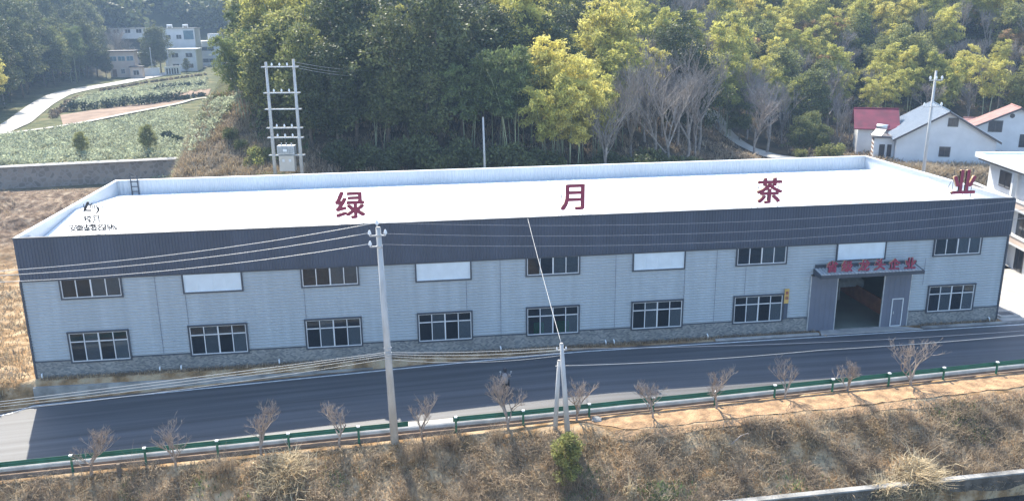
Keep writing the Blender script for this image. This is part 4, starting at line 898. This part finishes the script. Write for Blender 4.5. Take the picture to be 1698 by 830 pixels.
BY = [bamboo("bamboo", 12.5, 30+k, M['leafy'], n=30, full=(1.0, 1.2, 1.1)[k], lo_=(.46, .36, .42)[k]) for k in range(3)]
BG = [bamboo("bamboo", 13, 40+k, M['leafb']) for k in range(2)]
BR = [bamboo("bamboo", 11, 50, M['leafr'])]
BA = [bare("bare_tree", 12, 60+k, M['barkpale'], 5, .5, .9, .3) for k in range(3)]
SH = [bush("shrub", 1.9, 2.6, 70+k, M['leafd'], 200, 10, .3) for k in range(2)]; SM = [bush("shrub", 1.8, 2.4, 75+k, M['leafm'], 200, 10, .3) for k in range(2)]
rnd = random.Random(5); pts_all = []
def free(x, y, dmin):
    for a, b_, c in pts_all:
        if abs(a-x) < dmin and abs(b_-y) < dmin and (a-x)**2+(b_-y)**2 < dmin*dmin: return False
    pts_all.append((x, y, dmin)); return True
cnt = {}
def put(kind, x, y, s=None, zone=""):
    p = {'BD': BD, 'BM': BM, 'BY': BY, 'BG': BG, 'BR': BR, 'BA': BA, 'SH': SH, 'SM': SM}[kind]; P = rnd.choice(p); s = (s or 1)*rnd.uniform(.85, 1.15)
    what = {'BD': ("dense dark evergreen tree", "tree"), 'BM': ("mid green leafy tree", "tree"), 'BY': ("bright yellow green bamboo", "bamboo"), 'BG': ("dark green bamboo", "bamboo"), 'BR': ("russet tinged bamboo", "bamboo"), 'BA': ("leafless grey tree", "tree"), 'SH': ("dark leafy shrub", "shrub"), 'SM': ("mid green leafy shrub", "shrub")}[kind]
    cnt[kind] = cnt.get(kind, 0)+1
    place(P, (x, y, h1(x, y)-.1), s, rnd.uniform(0, 6.28), what[0]+" "+zone, what[1], what[0]+"s "+zone, tilt=.05)
def zone_name(px):
    return ("in the wood behind the left part of the factory" if px < 620 else "in the dark wood behind the middle of the factory" if px < 1020 else "in the thin wood right of the bright bamboo group" if px < 1240 else "on the hillside at the upper right")
# explicit front groups
def col(kind, px, d, s=1, zn=None): q = atd(px, d); pts_all.append((q[0], q[1], 2)); put(kind, q[0], q[1], s, zn or zone_name(px))
for px, d, s in ((906, 93, .93), (925, 94, 1.02), (945, 93, 1.04), (962, 95, 1.0), (985, 97, .93), (1000, 101, .92), (935, 100, 1.1)): col('BY', px, d, s, "in the bright group behind the middle of the factory")
for px, d, s in ((842, 94, .95), (860, 96, 1.0), (828, 99, 1.05), (880, 100, 1.0), (780, 95, .9), (620, 94, .85)): col('BG', px, d, s)
for px, d, s in ((398, 106, .72), (408, 104, .78), (420, 107, .85), (434, 110, .9), (424, 114, .95), (412, 118, .9)): col('BG', px, d, s, "with thin culms at the left edge of the wood")
for px, d, s in ((450, 100, 1.0), (482, 103, 1.05), (515, 96, 1.0), (540, 100, 1.1), (442, 121, 1.05), (432, 130, 1.0), (460, 113, 1.2)): col('BM', px, d, s)
for px, d, s in ((560, 93, .95), (590, 97, 1.1), (640, 95, 1.05), (672, 99, 1.1), (700, 94, 1.0), (730, 98, 1.15), (765, 101, 1.1), (800, 104, 1.15), (820, 106, 1.1), (870, 108, 1.1), (610, 102, 1.2)): col('BD', px, d, s)
for px, d, s in ((1003, 92, .98), (1050, 100, 1.1), (1085, 103, 1.15), (1110, 98, 1.15), (1140, 104, 1.2), (1070, 110, 1.2), (1125, 112, 1.2), (1255, 118, .95), (1275, 122, 1.0), (1240, 130, 1.0), (1300, 128, .9), (690, 110, 1.35), (740, 112, 1.4), (1160, 112, 1.1), (1395, 125, .62), (1410, 128, .6)): col('BA', px, d, s)
for px, d, s in ((1325, 121, .42), (1362, 119, .38), (1350, 126, .4), (1228, 128, .5)): col('BM', px, d, s*1.15, "standing low before the hillside right of the path")
for px, d in ((580, 90), (610, 91), (640, 90), (665, 92), (700, 91), (730, 90), (760, 92), (790, 91), (815, 92), (850, 91), (880, 90), (905, 92), (930, 90), (960, 91), (990, 92), (1015, 91), (1040, 93), (1060, 92), (1085, 94), (1110, 95), (1010, 95), (1130, 97), (1150, 96), (555, 91), (1100, 99), (1075, 98)): col('SH', px, d, rnd.uniform(.9, 1.35))
for px, d in ((1060, 91), (1090, 92), (1120, 93), (1145, 93), (1165, 95), (1190, 96), (1210, 98), (1232, 97), (1175, 100), (380, 98), (395, 95), (450, 91), (425, 90), (1330, 117), (1380, 114)): col('SM', px, d, rnd.uniform(.55, .85))
for px, d, s in ((852, 108, 1.25), (868, 112, 1.3), (838, 113, 1.25), (1010, 112, 1.25), (985, 116, 1.3), (1030, 118, 1.25), (500, 108, 1.15), (488, 112, 1.2), (1180, 128, 1.2), (1200, 132, 1.25), (1212, 128, 1.1), (1190, 140, 1.25)): col('BY', px, d, s)
# the hillside behind
for _ in range(16000):
    px = rnd.uniform(424, 1740); d = rnd.uniform(98, 225)
    q = atd(px, d); X, Y, Z = q
    if Y < 36 or X < xb(Y)+2: continue
    _, py, _ = proj((X, Y, Z+4))
    if py < -25: continue
    if px > 1160 and px < 1215 and d < 150: continue
    if px > 1180 and d < 132: continue
    if px > 1400 and d < 138: continue
    dm = (3.9 if px < 1180 else 3.0)+(d-98)*.005
    u_ = rnd.random()
    if px < 560: k = 'BM' if u_ < .62 else 'BD' if u_ < .76 else 'BY' if u_ < .9 else 'BA'
    elif px < 860: k = 'BD' if u_ < .48 else 'BM' if u_ < .74 else 'BG' if u_ < .84 else 'BY' if u_ < .92 else 'BA'
    elif px < 1030: k = 'BY' if u_ < .42 else 'BD' if u_ < .7 else 'BM' if u_ < .85 else 'BA'
    elif px < 1180: k = 'BA' if u_ < .6 else 'BD' if u_ < .72 else 'BY'
    elif d < 158: k = 'BA' if u_ < .42 else 'BM' if u_ < .56 else 'BY' if u_ < .90 else 'BR'
    else: k = 'BY' if u_ < .80 else 'BR' if u_ < .85 else 'BA' if u_ < .93 else 'BM'
    if cnt.get(k, 0) > 295: continue
    if not free(X, Y, dm): continue
    sc = 1.0 if px < 1180 else (.80 if d < 158 else .92)
    put(k, X, Y, sc, zone_name(px))
# the left wood beyond the valley road, trees by the village
for _ in range(5000):
    Y = rnd.uniform(98, 265); X = rnd.uniform(-125, -46)
    lim = np.interp(Y, [94, 118, 155, 172, 185, 200, 265], [-47, -51, -60, -59, -57, -62, -80])
    if X > lim: continue
    px, py, d = proj((X, Y, h1(X, Y)))
    if px < -50 or py < -10 or px > 186: continue
    u_ = rnd.random(); k = 'BD' if u_ < .55 else 'BM' if u_ < .78 else 'BA' if u_ < .86 else 'BG' if u_ < .92 else 'BY'
    if not free(X, Y, 3.9): continue
    put(k, X, Y, 1.12, "in the wood left of the valley road")
for px, d, s, k in ((268, 256, .95, 'BD'), (277, 258, .9, 'BD'), (222, 262, .9, 'BA'), (240, 268, .85, 'BA'), (205, 258, 1.0, 'BA'), (190, 272, 1.0, 'BA'), (180, 262, .9, 'BD'), (255, 251, .45, 'BD'), (186, 236, .6, 'BD'), (172, 240, .9, 'BD'), (318, 256, .35, 'BD'), (210, 285, 1.1, 'BA'), (165, 285, 1.1, 'BM')): q = atd(px, d); put(k, q[0], q[1], s, "among the village houses")
for px, py, s, lab in ((248, 254, .36, "small leafy tree standing in the tea field, right one of two"), (137, 258, .30, "small thin leafy tree standing in the tea field, left one of two")):
    q = at(px, py); place(BM[1], (q[0], q[1], q[2]-.1), s, 1.0, lab, "tree")
# hedge row of dark tea bushes, dark scrub lines in the fields
def hedge(pts, w_, h_, m, n, name, size=.5, **k):
    P = PX(pts); Cn = []; seg = [np.linalg.norm(b_-a) for a, b_ in zip(P[:-1], P[1:])]
    for a, b_, l in zip(P[:-1], P[1:], seg):
        for i in range(int(l/.7)): q = a+(b_-a)*(i*.7/l); x = q[0]+rnd.gauss(0, w_*.3); y = q[1]+rnd.gauss(0, w_*.3); Cn.append((x, y, h1(x, y)+h_*rnd.uniform(.25, .6)))
    Cn = np.array(Cn); V, Fq = leaves(Cn, np.full((len(Cn), 3), h_*.5), n, size, .5, rng, shell=.4); return tag(np_obj(name, V, Fq, m), **k)
hedge([(104, 186), (170, 180), (240, 174), (305, 165)], 1.2, 2.0, M['teadk'], 70, "tea_hedge", label="dark clipped hedge row between the soil field and the upper field", cat="hedge")
hedge([(235, 168), (300, 166), (345, 158)], .8, 1.0, M['teadk'], 40, "tea_hedge", label="low dark hedge running on right of the clipped hedge row", cat="hedge")
hedge([(258, 151), (300, 146), (345, 143)], 1.2, 1.4, M['teadk'], 50, "scrub_row", label="dark scrub row across the upper field below the village", cat="scrub")
hedge([(165, 152), (230, 140), (300, 130), (345, 124)], .9, .55, M['brush'], 40, "scrub_row", label="brown scrub row along the lower side of the village road", cat="scrub")
hedge([(88, 196), (110, 178), (130, 165)], 1.2, 1.0, M['brush'], 40, "scrub_row", label="brown scrub beside the bend of the valley road", cat="scrub")
hedge([(270, 228), (300, 238)], 1.0, 1.1, M['teadk'], 60, "scrub_row", label="short dark row of bushes inside the tea field", cat="scrub")
# tea fields
def tea(la, lb, rows, step, size, n, name, m, cr=.5):
    A, B = PX(la), PX(lb); Cn = []
    def samp(P, t): t = t*(len(P)-1); i = min(int(t), len(P)-2); return P[i]*(1-(t-i))+P[i+1]*(t-i)
    for r_ in range(rows):
        f = (r_+.5)/rows; l = np.linalg.norm(samp(A, 1)-samp(A, 0)); k = int(l/step)
        for i in range(k):
            t = (i+rnd.random()*.8)/k; q = samp(A, t)*(1-f)+samp(B, t)*f; x = q[0]+rnd.gauss(0, .16); y = q[1]+rnd.gauss(0, .16)
            if float(vnoise(x, y, 6, 9)) > .38: continue
            Cn.append((x, y, h1(x, y)+.40+.25*float(vnoise(x, y, 3, 8))))
    Cn = np.array(Cn); V, Fq = leaves(Cn, np.full((len(Cn), 3), cr), n, size, .55, rng, shell=.5, flat=.8, upb=.4); return tag(np_obj(name, V, Fq, m), kind='stuff')
tea([(-40, 286), (6, 278), (120, 271), (240, 264), (322, 258)], [(-40, 233), (60, 222), (180, 203), (300, 180), (345, 172)], 40, .95, .34, 26, "tea_bushes", M['tea'], .62)
tea([(322, 258), (345, 235), (355, 215), (370, 190)], [(335, 172), (355, 170), (380, 168), (400, 165)], 18, 1.1, .34, 22, "tea_bushes", M['tea'], .6)
tea([(112, 176), (190, 170), (270, 160), (345, 150)], [(140, 162), (210, 150), (280, 141), (345, 131)], 22, 1.5, .5, 18, "tea_bushes", M['tea'], .6)
# far wood closing the valley: one mass
Cn = []; 
for _ in range(10000):
    Y = rnd.uniform(266, 560); X = rnd.uniform(-260, 10)
    px, py, d = proj((X, Y, h1(X, Y)))
    if px < -40 or px > 470 or py < -70: continue
    if Y < 300 and not (px < 235 and px > 60): continue
    Cn.append((X, Y, h1(X, Y)+4.5, rnd.uniform(3.4, 5.6)))
Cn = np.array(Cn); V, Fq = leaves(Cn[:, :3], Cn[:, 3:4]*np.array([[1, 1, 1.2]]), 46, 1.9, .6, rng, shell=.7); tag(np_obj("distant_wood", V, Fq, M['leafd']), kind='stuff')

# ---------------------------------------------------------------- dry grass, brush, weeds
def blades(name, P, Lr, w_, m, lean=.6, curl=.5, rg=rng, **k):
    P = np.asarray(P); n = len(P); a = rg.random(n)*2*np.pi; ln_ = rg.uniform(*Lr, n)*(.7+.3*rg.random(n)); le = lean*(.3+rg.random(n)); d = np.stack([np.cos(a), np.sin(a), np.zeros(n)], 1); s = np.stack([-np.sin(a), np.cos(a), np.zeros(n)], 1)*(w_*(.6+.8*rg.random(n)))[:, None]*.5
    up_ = np.array([0, 0, 1.]); p1_ = P+(d*(le*.5)[:, None]+up_)*(ln_*.5)[:, None]; p2_ = p1_+(d*(le+curl*rg.random(n))[:, None]+up_*(1-curl*1.2*rg.random(n))[:, None])*(ln_*.5)[:, None]
    V = np.stack([P-s, P+s, p1_-s*.8, p1_+s*.8, p2_-s*.15, p2_+s*.15], 1).reshape(-1, 3); i = np.arange(n)[:, None]*6; Fq = np.concatenate([i+np.array([[0, 1, 3, 2]]), i+np.array([[2, 3, 5, 4]])]); o = np_obj(name, V, Fq, m); return tag(o, **k) if k else o
def scatter(n, fx, cond, clump=0.0, cs=.3):
    x, y = fx(n)
    if clump: c = rng.integers(0, max(1, int(n*clump)), n); x = x[c]+rng.normal(size=n)*cs; y = y[c]+rng.normal(size=n)*cs
    keep = cond(x, y); x = x[keep]; y = y[keep]; return np.stack([x, y, H(x, y)-.02], 1)
def bankpts(n, clump=.012, cs=.28, smin=.2, smax=9.5, xr=(-8, 84)):
    fx = lambda k: (lambda X: (X, yn(X)-.1-np.interp(X, [30, 37, 60, 90], [.25, 2.2, 2.4, 2.4])-rng.uniform(smin, smax, k)))(rng.uniform(*xr, k))
    return scatter(n, fx, lambda x, y: (H(x, y) > -4.3) & (yn(x)-.05-y > np.interp(x, [30, 37, 60, 90], [.35, 2.3, 2.5, 2.5])), clump, cs)
blades("dry_brush", bankpts(95000), (.25, .75), .022, M['brush'], .9, 1.1, kind='stuff')
blades("dry_brush", bankpts(85000, .02, .30, .1), (.18, .6), .026, M['straw'], 1.0, 1.2, kind='stuff')
P = bankpts(26000, .006, .18, .3); blades("dead_stems", P, (.6, 1.5), .014, M['brush'], .9, .5, kind='stuff')
P = bankpts(14000, .01, .5, .8); n_ = vnoise(P[:, 0], P[:, 1], 4, 12); blades("green_weeds", P[n_ > .12], (.15, .45), .05, M['weed'], .8, .6, kind='stuff')
P = bankpts(30000, 0, 0, .1); V, Fq = leaves(P+np.array([0, 0, .05]), np.full((len(P), 3), .06), 1, .16, .55, rng); tag(np_obj("fallen_leaves", V, Fq, M['straw']), kind='stuff')
f = lambda n: (rng.uniform(.3, 69, n), rng.uniform(-.52, -.1, n)); P = scatter(9000, f, lambda x, y: (x < 54.4) | (x > 62.8)); blades("verge_grass", P, (.12, .38), .03, M['brush'], .6, .8, kind='stuff')
f = lambda n: (rng.uniform(-34, -.4, n), rng.uniform(-3, 62, n)); P = scatter(90000, f, lambda x, y: (vnoise(x, y, 9, 3) > -.32) & (y > yf(x)+.3), .01, .8); P = P[(P[:, 0] < -.3) & ((P[:, 1] < 26) | (rng.random(len(P)) < .12))]; blades("straw_grass", P, (.15, .5), .05, M['straw'], .9, 1.0, kind='stuff')
f = lambda n: (rng.uniform(-6, 14, n), rng.uniform(25, 66, n)); P = scatter(42000, f, lambda x, y: x > xb(y)-2.5, .015, .45); blades("bank_scrub", P, (.4, 1.3), .07, M['straw'], .8, .9, kind='stuff')
P = scatter(24000, f, lambda x, y: (x > xb(y)-1) & (vnoise(x, y, 5, 6) > .0), .012, .5); blades("bank_weeds", P, (.4, 1.0), .12, M['weed'], .8, .8, kind='stuff')
f = lambda n: (rng.uniform(14, 110, n), rng.uniform(24, 74, n)); P = scatter(80000, f, lambda x, y: (y > np.interp(x, [68, 78], [23, 34])) & ~((x > 74) & (x < 82) & (y > 45)), .012, .7); blades("wood_floor_scrub", P, (.4, 1.2), .10, M['brush'], .8, .9, kind='stuff')
f = lambda n: (rng.uniform(78, 100, n), rng.uniform(30, 46, n)); P = scatter(30000, f, lambda x, y: x-78 > (46-y)*.6, .01, .5); blades("straw_grass", P, (.5, 1.4), .10, M['straw'], .7, .9, kind='stuff')
Cn = []                                                     # low evergreen undergrowth of both slopes
for _ in range(9000):
    if rnd.random() < .25: Y = rnd.uniform(100, 265); X = rnd.uniform(-130, -48)
    else: q_ = atd(rnd.uniform(420, 1740), rnd.uniform(100, 215)); X, Y = q_[0], q_[1]
    if X < 0:
        if X > np.interp(Y, [94, 118, 155, 172, 185, 200, 265], [-49, -53, -62, -61, -59, -64, -82]) and X < xb(Y)+3: continue
    elif Y < np.interp(X, [0, 60, 80, 130], [40, 66, 88, 70]): continue
    Cn.append((X, Y, h1(X, Y)+.5, rnd.uniform(.7, 1.5)))
Cn = np.array(Cn); V, Fq = leaves(Cn[:, :3], Cn[:, 3:4]*np.array([[1, 1, .8]]), 26, .55, .5, rng, shell=.5); tag(np_obj("undergrowth", V, Fq, M['leafd']), kind='stuff')
# pampas clumps, green bush, saplings
def pampas(px, py, r, h_, n, lab, lean=.8):
    q = at(px, py); a = rng.normal(size=(n, 2))*r*.35; P = np.stack([q[0]+a[:, 0], q[1]+a[:, 1], H(q[0]+a[:, 0], q[1]+a[:, 1])-.05], 1); P[:, :3] -= np.array([q[0], q[1], q[2]])
    o = blades("pampas_grass", P, (h_*.5, h_), .05, M['pampas'], lean, 1.0); o.location = tuple(q); return tag(o, lab, "grass clump")
pampas(470, 800, 1.5, 1.3, 1500, "cream dry grass clump on the bank left of the tall pole")
pampas(1045, 826, .5, 1.3, 60, "few upright cream grass stalks at the bottom edge right of the green bush", .3)
pampas(1530, 826, 1.7, 1.5, 1900, "large cream dry grass clump beside the concrete ledge at the lower right")
pampas(1470, 832, 1.2, 1.2, 900, "smaller cream dry grass clump left of the large one at the lower right")
q = at(937, 800); cb = broadleaf("green_bush", 2.9, .85, 99, M['leafm'], n=200, K=22, size=.13, base=.08); cb.location = (q[0]+.1, q[1]+.3, q[2]-.1); tag(cb, "green columnar bush at the foot of the two short concrete poles", "bush")
SP = [bare("bare_sapling", 3.3, 80+k, M['sapling'], 5, .70, 1.15, .40, nb=(2, 4)) for k in range(5)]
sap = [(8, 742, .7, "thin bare sapling cut by the left edge of the photo"), (152, 790, 1.0, "bare sapling second from the left, over the gap in the parapet shadow"), (291, 775, 1.05, "bare sapling third from the left, its trunk dark below the guardrail"), (437, 752, .95, "bare sapling right above the cream dry grass clump"),
       (564, 740, 1.1, "dense bare sapling next on the left of the tall concrete pole"), (700, 722, 1.15, "dense bare sapling next on the right of the tall concrete pole"), (843, 712, 1.1, "bare sapling in front of the motorbike rider"), (950, 695, 1.05, "bare sapling close behind the two short poles"),
       (1083, 693, .85, "small bare sapling, first on the orange dirt strip"), (1187, 679, 1.05, "bare sapling with one tall middle shoot, second on the orange dirt strip"), (1300, 663, 1.1, "forked bare sapling, third on the orange dirt strip"), (1405, 650, 1.05, "pale bare sapling, fourth on the orange dirt strip"), (1510, 640, 1.45, "tallest pale bare sapling, rightmost on the orange dirt strip")]
hts = [1.9, 3.2, 2.9, 3.0, 3.1, 3.0, 3.3, 2.8, 2.5, 3.1, 2.8, 2.5, 3.5]
tops = [max(v.co.z for c in p.children for v in c.data.vertices) for p in SP]
for k, (px, py, s, lab) in enumerate(sap): q = at(px, py); q[1] = min(q[1], float(yn(q[0]))-.3); q[2] = h1(q[0], q[1]); s = hts[k]/tops[k % 5]; place(SP[k % 5], (q[0], q[1], q[2]-.05), s, k*1.7, lab, "sapling", "bare saplings along the guardrail")
# small tied stump and stones on the bank
def stone(px, py, s, lab, m='concrete_dk', fl=.6):
    q = at(px, py); b = MB(); import bmesh as _b
    bm = _b.new(); _b.ops.create_icosphere(bm, subdivisions=2, radius=s)
    for v in bm.verts: n_ = 1+.5*float(vnoise(v.co.x*9+px, v.co.y*9+v.co.z*5, 1.0)); v.co *= n_; v.co.z *= fl
    me = bpy.data.meshes.new("stone"); bm.to_mesh(me); bm.free(); me.materials.append(M[m]); o = link(bpy.data.objects.new("stone", me)); o.location = (q[0], q[1], q[2]+s*.2); tag(o, lab, "stone")
stone(525, 742, .42, "dark lump of rubble on the bank left of the tall pole", 'black'); stone(990, 697, .3, "grey stone behind the two short poles"); stone(1368, 560, .22, "pale stone lying at the entrance ramp corner", 'orange')
q = at(199, 790); b = MB(); b.tube([(0, 0, -.2), (.02, 0, .35), (0, 0, .75)], [.14, .13, .10], 9); o = b.build("tree_stump", M['bark']); o.location = tuple(q); tag(o, "short brown stump on the bank below the left guardrail", "stump")
q = at(1225, 745); b = MB(); b.tube([(-.5, .1, .0), (-.2, 0, .35), (.1, .1, .55), (.55, 0, .75)], [.05, .045, .035, .02], 7); o = b.build("fallen_branch", M['sapling']); o.location = tuple(q); tag(o, "pale curved dead branch on the brush slope right of the green bush", "branch")
# concrete ledge and water channel at the lower right
za = -2.45; yl = lambda x: -17.45+.03*(x-43)
b = MB(); b.prism([(39, yl(39), za-2.3), (100, yl(100), za-2.3), (100, yl(100)+.34, za-2.3), (39, yl(39)+.34, za-2.3)], (0, 0, 2.3)); cl = b.build("concrete_ledge", M['ledge_shade'])
b = MB(); b.prism([(39, yl(39)-.05, za+.003), (100, yl(100)-.05, za+.003), (100, yl(100)+.32, za+.003), (39, yl(39)+.32, za+.003)], (0, 0, .09)); b.build("coping", M['concrete_dk'], cl); tag(cl, "pale concrete ledge above dark water at the lower right corner", "ledge")
b = MB(); b.add([(39, yl(39)+.1, za-1.3), (120, yl(120)+.1, za-1.3), (120, -45, za-1.3), (39, -45, za-1.3)], [(0, 3, 2, 1)]); tag(b.build("water", M['water']), kind='structure')
# ---------------------------------------------------------------- haze
b = MB(); b.box(-700, 800, -200, 1000, -10.3, 500); 
me = bpy.data.meshes.new("haze"); me.from_pydata(b.v, [], b.f); o = link(bpy.data.objects.new("haze", me)); o['kind'] = 'stuff'
hm = bpy.data.materials.new("haze"); hm.use_nodes = True; nt = hm.node_tree; nt.nodes.remove(nt.nodes['Principled BSDF']); pv = nt.nodes.new('ShaderNodeVolumePrincipled'); pv.inputs['Color'].default_value = (.44, .66, 1, 1); pv.inputs['Density'].default_value = HAZE; pv.inputs['Anisotropy'].default_value = .3
nt.links.new(pv.outputs[0], nt.nodes['Material Output'].inputs['Volume']); me.materials.append(hm)
